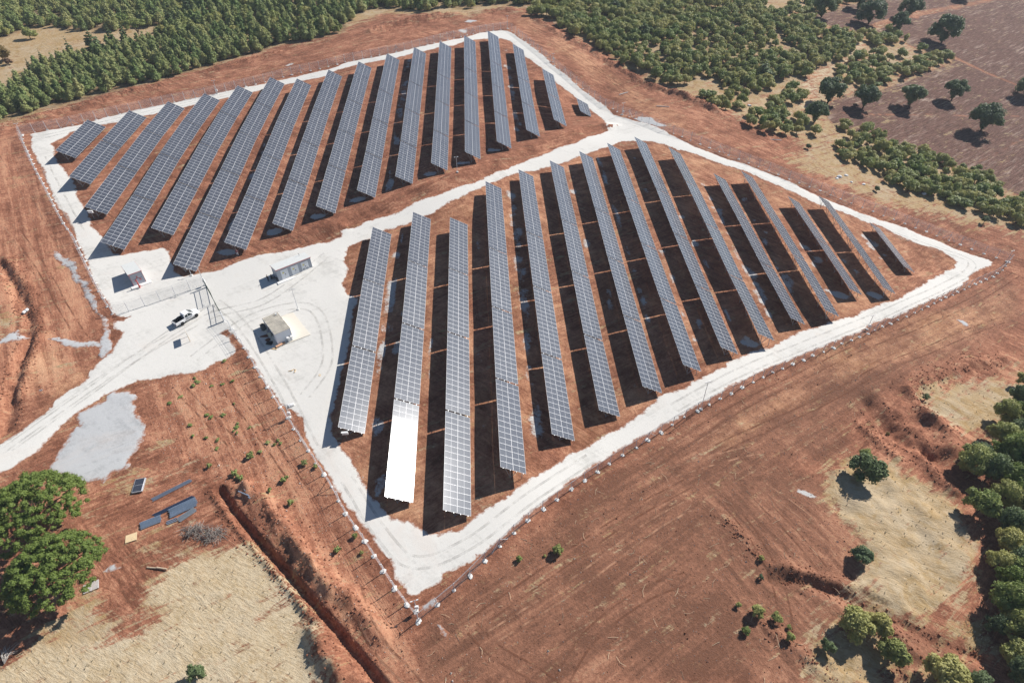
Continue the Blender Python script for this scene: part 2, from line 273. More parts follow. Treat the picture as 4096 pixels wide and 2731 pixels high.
def vary(x, y, a=0.5, sc=2.0):
    return x + a * fbm(x, y, sc, 3, 5), y + a * fbm(x, y, sc, 3, 91)
def relief(x, y, masks=None):
    """small relief on top of the smooth land: trenches, berms, clods"""
    x = np.asarray(x, float); y = np.asarray(y, float); dz = np.zeros(x.shape)
    for line, hw, hgt in LINES:
        d, s, t = dline(line, x, y, 8)
        m = d < hw * 3.2
        if not m.any(): continue
        n = fbm(x[m], y[m], 1.7, 3, 3); n2 = fbm(x[m], y[m], 4.5, 2, 8)
        if hgt < -1.25: prof = np.clip(1.5 - d[m] / hw * 1.25 - 0.15 * n, 0, 1)
        else: prof = np.exp(-(d[m] / hw) ** 2 * 1.1) * (1 + 0.55 * n) * (1 + .35 * n2)
        dz[m] += hgt * prof
    d, s, t = dline(BANK, x, y, 12)
    m = (d < 9)
    q = d[m] * s[m]                                        # positive on the upper side
    kk = np.clip((q - 0.3) / 2.6, 0, 1); up_ = kk * kk * (3 - 2 * kk)
    fall = np.clip((8.5 - np.maximum(q, 0)) / 5.0, 0, 1) * np.clip(t[m] / 12, 0, 1)
    dz[m] += np.where(q > 0, 1.25 * up_ * fall + 0.1 * fbm(x[m], y[m], .8, 2, 4) * (up_ > 0) * (up_ < 1), 0)
    rough = np.zeros(x.shape)
    for p in ROUGH: rough = np.maximum(rough, inside(p, *vary(x, y, 1.0, 3.0)) * 1.0)
    road = on_road(x, y)
    n = fbm(x, y, 1.4, 3, 21)
    dz += np.where(road, 0, 0.035 * n + rough * (0.36 * np.maximum(n, -0.3) + 0.40 * np.maximum(fbm(x, y, 3.2, 2, 33), 0)))
    for k_, a_ in ((4, .45), (5, .25), (6, .25)):
        m = inside(STRAW[k_], x, y); dz[m] += a_ * (.35 + fbm(x[m], y[m], 2.6, 3, 44) + .8 * fbm(x[m], y[m], 9, 2, 45))
    return dz
def on_road(x, y, grow=0):
    return inside(ROAD_OUT, x, y) & ~inside(ISLE_A, x, y) & ~inside(ISLE_B, x, y)

# ---------------------------------------------------------------- material helpers
def mat(name):
    m = bpy.data.materials.new(name); m.use_nodes = True
    n = m.node_tree.nodes; n.clear()
    o = n.new('ShaderNodeOutputMaterial'); b = n.new('ShaderNodeBsdfPrincipled')
    m.node_tree.links.new(b.outputs[0], o.inputs[0])
    return m, m.node_tree, b
def N(t, typ, **kw):
    n = t.nodes.new(typ)
    for k, v in kw.items():
        if k in n.inputs.keys(): n.inputs[k].default_value = v
        else: setattr(n, k, v)
    return n
def L(t, a, b): t.links.new(a, b)
def simple(name, col, rough=0.6, metal=0.0, var=0.0, sc=3.0, spec=0.4):
    m, t, b = mat(name)
    b.inputs['Roughness'].default_value = rough; b.inputs['Metallic'].default_value = metal
    b.inputs['Specular IOR Level'].default_value = spec
    if var:
        tc = N(t, 'ShaderNodeTexCoord'); nz = N(t, 'ShaderNodeTexNoise', Scale=sc, Detail=5.0, Roughness=0.65)
        L(t, tc.outputs['Object'], nz.inputs['Vector'])
        mr = N(t, 'ShaderNodeMapRange'); mr.inputs[1].default_value = .3; mr.inputs[2].default_value = .7
        mr.inputs[3].default_value = 1 - var; mr.inputs[4].default_value = 1 + var * .5
        L(t, nz.outputs[0], mr.inputs[0])
        mx = N(t, 'ShaderNodeMix', data_type='RGBA', blend_type='MULTIPLY'); mx.inputs[0].default_value = 1
        mx.inputs[6].default_value = (*col, 1); L(t, mr.outputs[0], mx.inputs[7]); L(t, mx.outputs[2], b.inputs['Base Color'])
    else: b.inputs['Base Color'].default_value = (*col, 1)
    return m
def mixc(t, fac, a, b):
    mx = N(t, 'ShaderNodeMix', data_type='RGBA')
    if hasattr(fac, 'links'): L(t, fac, mx.inputs[0])
    else: mx.inputs[0].default_value = fac
    for s, v in ((6, a), (7, b)):
        if hasattr(v, 'links'): L(t, v, mx.inputs[s])
        else: mx.inputs[s].default_value = (*v, 1)
    return mx.outputs[2]
def noise(t, vec, sc, detail=5, rough=.6, dist=0.0):
    n = N(t, 'ShaderNodeTexNoise', Scale=sc, Detail=float(detail), Roughness=rough, Distortion=dist); L(t, vec, n.inputs['Vector']); return n.outputs[0]
def ramp(t, v, a, b, c=0.0, d=1.0):
    m = N(t, 'ShaderNodeMapRange'); m.inputs[1].default_value = a; m.inputs[2].default_value = b; m.inputs[3].default_value = c; m.inputs[4].default_value = d
    L(t, v, m.inputs[0]); return m.outputs[0]
def math_(t, op, a, b=None):
    m = N(t, 'ShaderNodeMath', operation=op)
    for i, v in enumerate((a, b)):
        if v is None: continue
        if hasattr(v, 'links'): L(t, v, m.inputs[i])
        else: m.inputs[i].default_value = v
    return m.outputs[0]
def mapping(t, vec, rot=0.0, scale=(1, 1, 1)):
    m = N(t, 'ShaderNodeMapping'); m.inputs['Rotation'].default_value = (0, 0, rot); L(t, vec, m.inputs['Vector'])
    k = N(t, 'ShaderNodeMapping'); k.inputs['Scale'].default_value = scale; L(t, m.outputs[0], k.inputs['Vector']); return k.outputs[0]

# ---- ground: red earth, with dry grass, ploughed land, pale earth and stray gravel laid over it by attributes
GM, t, b = mat('red_earth')
geo = N(t, 'ShaderNodeNewGeometry'); P = geo.outputs['Position']
att = N(t, 'ShaderNodeVertexColor', layer_name='cover'); sep = N(t, 'ShaderNodeSeparateColor'); L(t, att.outputs[0], sep.inputs[0])
att2 = N(t, 'ShaderNodeVertexColor', layer_name='cover2'); sep2 = N(t, 'ShaderNodeSeparateColor'); L(t, att2.outputs[0], sep2.inputs[0])
big = noise(t, P, .035, 4); mid = noise(t, P, .35, 6, .7); fine = noise(t, P, 2.2, 6, .75); grit = noise(t, P, 9.0, 4, .8)
trk1 = noise(t, mapping(t, P, math.radians(-32), (.14, .8, .2)), 1.0, 6, .7, 1.6)
trk2 = noise(t, mapping(t, P, math.radians(38), (.12, .7, .2)), 1.0, 6, .7, 1.4)
att3 = N(t, 'ShaderNodeVertexColor', layer_name='cover3'); sep3 = N(t, 'ShaderNodeSeparateColor'); L(t, att3.outputs[0], sep3.inputs[0])
side = ramp(t, noise(t, P, .02, 2), .45, .55)
def streak(a, b_, lo, sc, ds):
    p, q = at(*a), at(*b_); an = -math.atan2(q.y - p.y, q.x - p.x)
    return noise(t, mapping(t, P, an, (lo, sc, .2)), 1.0, 6, .68, ds)
trkA = streak(('BC', 1000, 900), ('MR', 1500, 760), .045, .55, .5); trkB = streak(('ML', 1700, 1000), ('BC', 300, 1250), .05, .7, .35); trkC = streak(('BR', 450, 250), ('BR', 1150, 950), .06, .6, .6)
trk = N(t, 'ShaderNodeMix'); L(t, side, trk.inputs[0]); L(t, trk1, trk.inputs[2]); L(t, trk2, trk.inputs[3]); trk = trk.outputs[0]
for k_, s_ in ((0, trkA), (1, trkB), (2, trkC)):
    q_ = N(t, 'ShaderNodeMix'); L(t, sep3.outputs[k_], q_.inputs[0]); L(t, trk, q_.inputs[2]); L(t, s_, q_.inputs[3]); trk = q_.outputs[0]
mot = noise(t, P, .11, 5, .62, .8)
v = math_(t, 'ADD', math_(t, 'ADD', math_(t, 'MULTIPLY', mid, .4), math_(t, 'MULTIPLY', mot, .55)), math_(t, 'MULTIPLY', trk, .95))
v = math_(t, 'ADD', v, math_(t, 'MULTIPLY', fine, .55)); v = math_(t, 'ADD', v, math_(t, 'MULTIPLY', noise(t, P, 1.0, 5, .8), .35)); v = math_(t, 'ADD', v, math_(t, 'SUBTRACT', math_(t, 'MULTIPLY', sep3.outputs[1], .10), math_(t, 'MULTIPLY', sep3.outputs[0], .05))); v = math_(t, 'ADD', v, math_(t, 'MULTIPLY', big, .35)); v = math_(t, 'SUBTRACT', v, .56)
soil = mixc(t, ramp(t, v, .87, 1.17), (.17, .066, .038), (.42, .182, .108))
soil = mixc(t, math_(t, 'MULTIPLY', ramp(t, v, 1.08, 1.3), .7), soil, (.60, .33, .20))
soil = mixc(t, math_(t, 'MULTIPLY', math_(t, 'ADD', sep3.outputs[0], sep3.outputs[2]), .28), soil, (.20, .125, .082))
soil = mixc(t, ramp(t, grit, .62, .8, 0, .25), soil, (.5, .33, .24))
soil = mixc(t, ramp(t, grit, .36, .22, 0, .3), soil, (.07, .025, .018))
lightsoil = mixc(t, ramp(t, v, .8, 1.3), (.38, .17, .085), (.70, .42, .25))
m_ = math_(t, 'MULTIPLY', sep.outputs[2], ramp(t, mid, .3, .6)); soil = mixc(t, m_, soil, lightsoil)
# ploughed land
def dirnoise(ang, a, b_): return noise(t, mapping(t, P, ang, (a, b_, .2)), 1.0, 5, .7)
_a = at('TR', 1400, 830); _b = at('TR', 1900, 610); PLOW_ANG = -math.atan2(_b.y - _a.y, _b.x - _a.x)
pl = dirnoise(PLOW_ANG, .10, 1.0); pl2 = dirnoise(PLOW_ANG, .25, 3.2)
plow = mixc(t, ramp(t, pl2, .38, .62), (.085, .042, .031), (.225, .120, .092))
plow = mixc(t, math_(t, 'MULTIPLY', ramp(t, pl, .53, .63), ramp(t, noise(t, P, .05, 3), .4, .62)), plow, (.42, .31, .25))
m_ = ramp(t, math_(t, 'ADD', sep.outputs[1], math_(t, 'MULTIPLY', math_(t, 'SUBTRACT', mid, .5), .5)), .4, .6); soil = mixc(t, m_, soil, plow)
# dry grass
gn = noise(t, mapping(t, P, math.radians(25), (.5, 2.2, 1)), 1.6, 6, .75); gb = noise(t, P, .12, 4)
straw = mixc(t, ramp(t, gn, .3, .7), (.29, .20, .105), (.54, .41, .25))
straw = mixc(t, ramp(t, noise(t, mapping(t, P, 1.1, (.5, 1.6, 1)), .55, 5, .7, 1.2), .46, .62, 0, .75), straw, (.40, .26, .12)); straw = mixc(t, ramp(t, gb, .45, .65, 0, .45), straw, (.50, .42, .31)); straw = mixc(t, ramp(t, noise(t, P, .30, 6, .75, .5), .50, .62, 0, .8), straw, (.34, .22, .09))
straw = mixc(t, math_(t, 'MULTIPLY', ramp(t, fine, .35, .2), .4), straw, (.13, .085, .05))
sst = streak(('BL', 180, 1330), ('BL', 900, 1000), .12, .8, .8)
cov = math_(t, 'ADD', sep.outputs[0], math_(t, 'MULTIPLY', math_(t, 'SUBTRACT', math_(t, 'ADD', math_(t, 'ADD', gn, noise(t, P, .5, 5, .7)), math_(t, 'MULTIPLY', sst, 2.2)), 2.05), 1.25))
soil = mixc(t, ramp(t, cov, .32, .68), soil, straw)
# forest floor
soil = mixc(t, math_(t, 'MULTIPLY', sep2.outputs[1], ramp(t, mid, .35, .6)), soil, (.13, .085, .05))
# bright stubble
soil = mixc(t, math_(t, 'MULTIPLY', math_(t, 'MULTIPLY', sep2.outputs[2], ramp(t, cov, .34, .7)), ramp(t, math_(t, 'ADD', gn, fine), .8, 1.15, .35, 1)), soil, (.72, .62, .45))
# stray gravel
cv = math_(t, 'ADD', sep2.outputs[0], math_(t, 'MULTIPLY', math_(t, 'SUBTRACT', math_(t, 'ADD', fine, mid), 1.0), .8))
soil = mixc(t, ramp(t, cv, .42, .62), soil, mixc(t, ramp(t, grit, .3, .7), (.42, .40, .38), (.68, .67, .65)))
L(t, soil, b.inputs['Base Color']); b.inputs['Roughness'].default_value = .95; b.inputs['Specular IOR Level'].default_value = .15
h = math_(t, 'ADD', math_(t, 'MULTIPLY', mid, .25), math_(t, 'MULTIPLY', math_(t, 'SUBTRACT', 1.0, math_(t, 'MULTIPLY', sep.outputs[0], .7)), math_(t, 'ADD', math_(t, 'MULTIPLY', fine, .24), math_(t, 'MULTIPLY', grit, .07))))
h = math_(t, 'ADD', h, math_(t, 'MULTIPLY', trk, .2)); h = math_(t, 'ADD', h, math_(t, 'MULTIPLY', math_(t, 'MULTIPLY', pl2, sep.outputs[1]), .5)); h = math_(t, 'ADD', h, math_(t, 'MULTIPLY', math_(t, 'MULTIPLY', gn, sep.outputs[0]), .2))
bp = N(t, 'ShaderNodeBump', Strength=1.0, Distance=.75); L(t, h, bp.inputs['Height']); L(t, bp.outputs[0], b.inputs['Normal'])

def gravel_mat(name, c0, c1, c2):
    m, t, b = mat(name); geo = N(t, 'ShaderNodeNewGeometry'); P = geo.outputs['Position']
    a = noise(t, P, .12, 5, .6); f = noise(t, P, 1.3, 6, .7); g = noise(t, P, 8.0, 4, .8)
    tr = noise(t, mapping(t, P, math.radians(-30), (.08, 1.3, .2)), 1.0, 5, .6, .8)
    tr2 = noise(t, mapping(t, P, math.radians(40), (.08, 1.1, .2)), 1.0, 5, .6, .8)
    v = math_(t, 'ADD', math_(t, 'MULTIPLY', a, .45), math_(t, 'MULTIPLY', f, .3)); v = math_(t, 'ADD', v, math_(t, 'MULTIPLY', math_(t, 'ADD', tr, tr2), .22))
    c = mixc(t, ramp(t, v, .45, .58), c0, c1)
    ea = N(t, 'ShaderNodeAttribute', attribute_name='edge'); ew = math_(t, 'ADD', ea.outputs['Fac'], math_(t, 'MULTIPLY', math_(t, 'SUBTRACT', math_(t, 'ADD', f, noise(t, P, .45, 4, .7)), 1.0), 1.1))
    soilc = mixc(t, ramp(t, f, .3, .7), (.22, .085, .048), (.42, .20, .12)); 
    c = mixc(t, math_(t, 'MULTIPLY', ramp(t, noise(t, P, .06, 5, .7, 1.0), .56, .72), .28), c, (.62, .50, .42))
    c = mixc(t, ramp(t, g, .6, .8, 0, .35), c, c2); c = mixc(t, ramp(t, g, .4, .2, 0, .3), c, tuple(x * .55 for x in c0))
    c = mixc(t, ramp(t, ew, .0, .30, 1, 0), c, soilc)
    L(t, c, b.inputs['Base Color']); b.inputs['Roughness'].default_value = .95; b.inputs['Specular IOR Level'].default_value = .15
    h = math_(t, 'ADD', math_(t, 'MULTIPLY', f, .5), math_(t, 'ADD', math_(t, 'MULTIPLY', g, .12), math_(t, 'MULTIPLY', tr, .5)))
    bp = N(t, 'ShaderNodeBump', Strength=.8, Distance=.09); L(t, h, bp.inputs['Height']); L(t, bp.outputs[0], b.inputs['Normal'])
    return m
GRAVEL = gravel_mat('pale_gravel', (.52, .505, .47), (.67, .65, .61), (.78, .76, .72))
GREYGR = gravel_mat('grey_gravel', (.34, .345, .35), (.47, .475, .48), (.60, .605, .61))

# ---------------------------------------------------------------- object helpers
def link(name, me, m=None, parent=None, loc=None):
    o = bpy.data.objects.new(name, me); C.objects.link(o)
    if m is not None and me is not None and len(me.materials) == 0:
        for x in (m if isinstance(m, (list, tuple)) else [m]): me.materials.append(x)
    if parent is not None: o.parent = parent
    if loc is not None: o.location = loc
    return o
def thing(name, label, cat, loc=(0, 0, 0), rz=0.0, group=None):
    o = bpy.data.objects.new(name, None); C.objects.link(o); o.location = loc; o.rotation_euler = (0, 0, rz); o.empty_display_size = .3
    return tag(o, label, cat, group)
def tag(o, label, cat, group=None):
    o['label'] = label; o['category'] = cat
    if group: o['group'] = group
    return o
def struct(o, kind='structure', label=None):
    o['kind'] = kind
    if label: o['label'] = label
    return o
class MB:
    """collects simple shapes into one mesh"""
    def __init__(s): s.v = []; s.f = []; s.m = []
    def add(s, vs, fs, mi=0):
        k = len(s.v); s.v += [tuple(v) for v in vs]; s.f += [tuple(i + k for i in f) for f in fs]; s.m += [mi] * len(fs); return s
    def box(s, c, size, rz=0.0, mi=0, mx=None):
        hx, hy, hz = size[0] / 2, size[1] / 2, size[2] / 2
        vs = [Vector((a * hx, b_ * hy, c_ * hz)) for a in (-1, 1) for b_ in (-1, 1) for c_ in (-1, 1)]
        R = mx if mx is not None else Matrix.Rotation(rz, 3, 'Z')
        c = Vector(c); return s.add([c + R @ v for v in vs], [(0, 1, 3, 2), (4, 6, 7, 5), (0, 4, 5, 1), (2, 3, 7, 6), (0, 2, 6, 4), (1, 5, 7, 3)], mi)
    def bar(s, a, b_, wd, ht=None, mi=0):
        a = Vector(a); b_ = Vector(b_); d = b_ - a; ht = ht or wd
        q = d.to_track_quat('X', 'Z').to_matrix()
        return s.box((a + b_) / 2, (d.length, wd, ht), mi=mi, mx=q)
    def tube(s, pts, r, n=6, mi=0, cap=True):
        pts = [Vector(p) for p in pts]; rs = r if isinstance(r, (list, tuple)) else [r] * len(pts); ring = []
        k = len(s.v)
        for i, p in enumerate(pts):
            d = (pts[min(i + 1, len(pts) - 1)] - pts[max(i - 1, 0)]); d = d if d.length > 1e-9 else Vector((0, 0, 1))
            q = d.to_track_quat('Z', 'Y')
            for j in range(n):
                a = 2 * math.pi * j / n; s.v.append(tuple(p + q @ Vector((math.cos(a) * rs[i], math.sin(a) * rs[i], 0))))
        for i in range(len(pts) - 1):
            for j in range(n):
                a = k + i * n + j; b2 = k + i * n + (j + 1) % n; s.f.append((a, b2, b2 + n, a + n)); s.m.append(mi)
        if cap:
            s.f.append(tuple(k + j for j in range(n))[::-1]); s.m.append(mi)
            s.f.append(tuple(k + (len(pts) - 1) * n + j for j in range(n))); s.m.append(mi)
        return s
    def mesh(s, name, smooth=False):
        me = bpy.data.meshes.new(name); me.from_pydata(s.v, [], s.f); me.polygons.foreach_set('material_index', s.m)
        if smooth: me.polygons.foreach_set('use_smooth', [True] * len(s.f))
        me.update(); return me
    def obj(s, name, m, parent=None, smooth=False, loc=None): return link(name, s.mesh(name, smooth), m, parent, loc)
def grid_mesh(name, V, Fq, mats=None):
    me = bpy.data.meshes.new(name); nv = len(V); nf = len(Fq); k = Fq.shape[1]
    me.vertices.add(nv); me.vertices.foreach_set('co', np.asarray(V, np.float32).ravel())
    me.loops.add(nf * k); me.loops.foreach_set('vertex_index', np.asarray(Fq, np.int32).ravel())
    me.polygons.add(nf); me.polygons.foreach_set('loop_start', np.arange(0, nf * k, k, dtype=np.int32)); me.polygons.foreach_set('loop_total', np.full(nf, k, np.int32))
    me.update(calc_edges=True); return me

# ---------------------------------------------------------------- the ground sheet
def axis(a0, a1, steps):
    out = [a0]
    for lim, st in steps:
        while out[-1] < lim - 1e-6: out.append(out[-1] + st)
    return out
xs = []
x = 0.0; pos = [0.0]
def grow(start, segs, far, g=1.12, cap=60):
    p = [start]
    for lim, st in segs:
        while p[-1] < lim: p.append(p[-1] + st)
    st = segs[-1][1]
    while p[-1] < far: st = min(st * g, cap); p.append(p[-1] + st)
    return p
xp = grow(-8.0, [(150.0, .5), (260, 1.0), (440, 2.4)], 1500); xn = grow(0.0, [(44.0, .27), (142.0, .5), (220, 1.0), (330, 2.4)], 1500)
XS = np.array([-8.0 - v for v in xn[1:]][::-1] + xp)
YS = np.array([10.0 - v for v in grow(0, [(10, .5), (30, 1.5)], 400)[1:]][::-1] + grow(10.0, [(60, .3), (135, .5), (240, .75), (330, 1.3), (560, 2.4)], 2600))
gx2, gy2 = np.meshgrid(XS, YS, indexing='ij')
vx = gx2.ravel(); vy = gy2.ravel()
vz = hb(vx, vy) + relief(vx, vy)
far = np.hypot(vx, vy - 100)
vz = vz + np.clip((far - 350) / 500, 0, 1) * 22 * fbm(vx, vy, 420, 3, 77)
V = np.stack([vx, vy, vz], 1)
nx, ny = len(XS), len(YS)
ii, jj = np.meshgrid(np.arange(nx - 1), np.arange(ny - 1), indexing='ij'); q0 = (ii * ny + jj).ravel()
FQ = np.stack([q0, q0 + ny, q0 + ny + 1, q0 + 1], 1)
gme = grid_mesh('ground', V, FQ); gme.materials.append(GM)
gme.polygons.foreach_set('use_smooth', np.ones(len(FQ), bool))
ground = struct(link('ground', gme), label='red earth with dry grass and ploughed land')
ZG = vz.reshape(nx, ny)
def hz(x, y):                                               # height of the built ground sheet
    x = np.asarray(x, float); y = np.asarray(y, float)
    i = np.clip(np.searchsorted(XS, x) - 1, 0, nx - 2); j = np.clip(np.searchsorted(YS, y) - 1, 0, ny - 2)
    fx = (x - XS[i]) / (XS[i + 1] - XS[i]); fy = (y - YS[j]) / (YS[j + 1] - YS[j])
    return (ZG[i, j] * (1 - fx) + ZG[i + 1, j] * fx) * (1 - fy) + (ZG[i, j + 1] * (1 - fx) + ZG[i + 1, j + 1] * fx) * fy
def onland(p): return Vector((p[0], p[1], float(hz(p[0], p[1]))))
wx, wy = vary(vx, vy, .9, 3.0)
def cover(polys, wob=True):
    r = np.zeros(vx.shape, bool)
    for p in polys: r |= inside(p, wx if wob else vx, wy if wob else vy)
    return r.astype(np.float32)
straw_m = cover(STRAW); plow_m = cover(PLOW, True); light_m = cover(LIGHT); stub_m = cover(STUB)
straw_m *= .86
wk = np.zeros(vx.shape, bool)
for q_ in STRAW[-1:]: wk |= inside(q_, wx, wy)
straw_m[wk] = .68; straw_m[inside(STRAW[4], wx, wy)] = 1.0
straw_m *= (1 - plow_m)
outer = (far > 420); straw_m[outer & (plow_m < .5)] = 1
for ln, wd in zip(TRACK, (2.4, .8, 1.3, .6, .6, .6, .6)):
    d, s, tt = dline(ln, .5 * (wx + vx), .5 * (wy + vy), 6); k = (d < wd); light_m[k] = 1; straw_m[k] = 0.25; plow_m[k] = 0; stub_m[k] = .75 if wd > 2 else .4
strips = np.zeros(vx.shape, np.float32)                     # gravel washed along some alleys
RW = {r[0]: r for r in ROWS}
stub_m = np.maximum(stub_m, .5 * inside(STRAW[0], wx, wy)); stub_m = np.maximum(stub_m, .10 * (inside(STRAW[4], wx, wy)))
for nm, a, b_, off, wd, y0, y1 in (('A11', 0, 0, -2.2, 1.1, -2, 85), ('A15', 0, 0, -2.2, 1.1, -3, 72), ('A7', 0, 0, -2.6, .7, 0, 50), ('B5', 0, 0, -2.2, 1.2, -4, 80), ('B8', 0, 0, -2.4, 1.0, 8, 86), ('B2', 0, 0, -3.5, 1.3, 38, 66), ('B7', 0, 0, -4.0, .4, 0, 60), ('B11', 0, 0, -2.6, 1.0, 0, 56), ('B4', 0, 0, -2.4, .5, 10, 70), ('B9', 0, 0, -3.6, .5, 4, 70), ('B3', 0, 0, -3.6, .4, 20, 40), ('B1', 0, 0, 5.2, .8, 10, 52), ('B12', 0, 0, -2.8, .6, 5, 40)):
    X = RW[nm][1] + off; Y0 = RW[nm][2][0]
    k = (np.abs(vx + .8 * fbm(vx, vy, 5, 3, 50) - X) < wd) & (vy > Y0 + y0) & (vy < Y0 + y1); strips[k] = (.40 + .5 * fbm(vx, vy, 2.6, 3, 51))[k]
for nm in ('A8', 'A9', 'A10', 'A12', 'A13', 'A14', 'A7', 'B14', 'B13', 'B10'):
    X = RW[nm][1] - .5; Y = RW[nm][2][0] + 1.0
    k = ((vx - X) / 2.2) ** 2 + ((vy - Y) / 1.3) ** 2 < 1 + .6 * fbm(vx, vy, 1.2, 2, 6); strips[k] = .85
for k_ in range(90):
    nm_ = random.choice(['B7', 'B9', 'B10', 'B11', 'B12', 'B13', 'B14', 'B15', 'B5', 'B2', 'A15', 'A7']); X_ = RW[nm_][1] + random.uniform(-3.5, -.5); Y_ = random.uniform(RW[nm_][2][0], RW[nm_][2][-1] - 3)
    k = ((vx - X_) / random.uniform(.5, 1.5)) ** 2 + ((vy - Y_) / random.uniform(.6, 2.5)) ** 2 < 1 + .8 * fbm(vx, vy, 1.2, 2, k_); strips[k] = .6
for p in PALE: strips[inside(p, vx, vy)] = .8
near_road = on_road(vx + .8 * fbm(vx, vy, .9, 2, 60), vy + .8 * fbm(vx, vy, .9, 2, 61)); strips[near_road & ~on_road(vx, vy)] = .62
rail = np.zeros(vx.shape, bool)
for p in ISLE_B, : rail |= inside(p, vx, vy)
light_m[rail] *= .75
light_m = light_m * np.clip(.55 + .9 * fbm(vx, vy, 9, 3, 70), 0, 1)
def soften(a, n=1):
    a = a.reshape(nx, ny).copy()
    for _ in range(n):
        b2 = a.copy(); b2[1:-1] = (a[:-2] + a[1:-1] + a[2:]) / 3; a = b2.copy(); a[:, 1:-1] = (b2[:, :-2] + b2[:, 1:-1] + b2[:, 2:]) / 3
    return a.ravel()
def col_attr(name, r, g, b_):
    a = gme.color_attributes.new(name, 'FLOAT_COLOR', 'POINT')
    a.data.foreach_set('color', np.stack([r, g, b_, np.ones_like(r)], 1).astype(np.float32).ravel())
floor_m = np.zeros(vx.shape, np.float32)

# ---------------------------------------------------------------- gravel sheets draped on the ground
def ragged(poly, amp=.35, step=.9, seed=1, wob=.5):
    out = []
    n = len(poly)
    for i in range(n):
        a = poly[i]; b_ = poly[(i + 1) % n]; d = np.hypot(*(b_ - a)); k = max(1, int(d / step))
        for j in range(k): out.append(a + (b_ - a) * j / k)
    out = np.array(out)
    x_, y_ = out.T; return out + amp * np.stack([fbm(x_, y_, 1.6, 3, seed) + wob * fbm(x_, y_, 6, 2, seed + 3), fbm(x_, y_, 1.6, 3, seed + 9) + wob * fbm(x_, y_, 6, 2, seed + 12)], 1)
def drape(name, outer, holes, m, lift=.06, step=1.2, ew=1.3):
    pts = []; loops = []
    for p in [outer] + holes:
        k = len(pts); pts += [tuple(q) for q in p]; loops.append(list(range(k, len(pts))))
    edges = [(l[i], l[(i + 1) % len(l)]) for l in loops for i in range(len(l))]
    nb = len(pts)
    X, Y = np.meshgrid(np.arange(outer[:, 0].min(), outer[:, 0].max(), step), np.arange(outer[:, 1].min(), outer[:, 1].max(), step))
    X = X.ravel() + .3 * rng.random(X.size); Y = Y.ravel() + .3 * rng.random(Y.size)
    k = inside(outer, X, Y)
    for h_ in holes: k &= ~inside(h_, X, Y)
    X, Y = X[k], Y[k]
    dmin = np.full(len(X), 9.); B = np.array(pts)
    for a in range(0, len(X), 2000):
        dmin[a:a + 2000] = np.sqrt(((X[a:a + 2000, None] - B[:, 0]) ** 2 + (Y[a:a + 2000, None] - B[:, 1]) ** 2).min(1))
    k = dmin > step * .45; pts += list(zip(X[k], Y[k]))
    vv, ee, ff, _, _, _ = delaunay_2d_cdt([Vector(p) for p in pts], edges, [], 0, 1e-4)
    vv = np.array([tuple(p) for p in vv]); ff = np.array([f for f in ff if len(f) == 3])
    cen = vv[ff].mean(1); k = inside(outer, cen[:, 0], cen[:, 1])
    for h_ in holes: k &= ~inside(h_, cen[:, 0], cen[:, 1])
    ff = ff[k]
    z = hz(vv[:, 0], vv[:, 1]) + lift
    # edge: feather down into the ground
    from collections import Counter
    cnt = Counter()
    for f in ff:
        for a, b_ in ((f[0], f[1]), (f[1], f[2]), (f[2], f[0])): cnt[(min(a, b_), max(a, b_))] += 1
    rim = np.zeros(len(vv), bool)
    for (a, b_), c in cnt.items():
        if c == 1: rim[a] = rim[b_] = True
    z[rim] -= lift * .9
    a2 = (vv[ff[:, 1], 0] - vv[ff[:, 0], 0]) * (vv[ff[:, 2], 1] - vv[ff[:, 0], 1]) - (vv[ff[:, 1], 1] - vv[ff[:, 0], 1]) * (vv[ff[:, 2], 0] - vv[ff[:, 0], 0])
    ff[a2 < 0] = ff[a2 < 0][:, ::-1]
    me = grid_mesh(name, np.stack([vv[:, 0], vv[:, 1], z], 1), ff); me.polygons.foreach_set('use_smooth', np.ones(len(ff), bool))
    dd = np.full(len(vv), 9., np.float32)
    for a in range(0, len(vv), 1500): dd[a:a + 1500] = np.sqrt(((vv[a:a + 1500, None, 0] - B[:, 0]) ** 2 + (vv[a:a + 1500, None, 1] - B[:, 1]) ** 2).min(1))
    dd[rim] = 0; at_ = me.attributes.new('edge', 'FLOAT', 'POINT'); at_.data.foreach_set('value', np.clip(dd / ew, 0, 1).astype(np.float32))
    return link(name, me, m)
o = drape('gravel_road', ragged(ROAD_OUT, .42, .7, 3), [ragged(ISLE_A, .45, .7, 5), ragged(ISLE_B, .6, .7, 7)], GRAVEL, .09)
struct(o, label='pale gravel road and yard around the solar rows')
for i, p in enumerate(GREY):
    o = drape('grey_gravel', ragged(p, (1.0, .7, .6, .6)[i] if i < 4 else .35, .5, 11 + i, 1.3), [], GREYGR, .13 if i == 0 else .07, .7 if i == 0 else .5, (2.0, 1.9, 1.6, 1.8)[i] if i < 4 else 1.2)
    struct(o, label='spread patch of grey gravel')

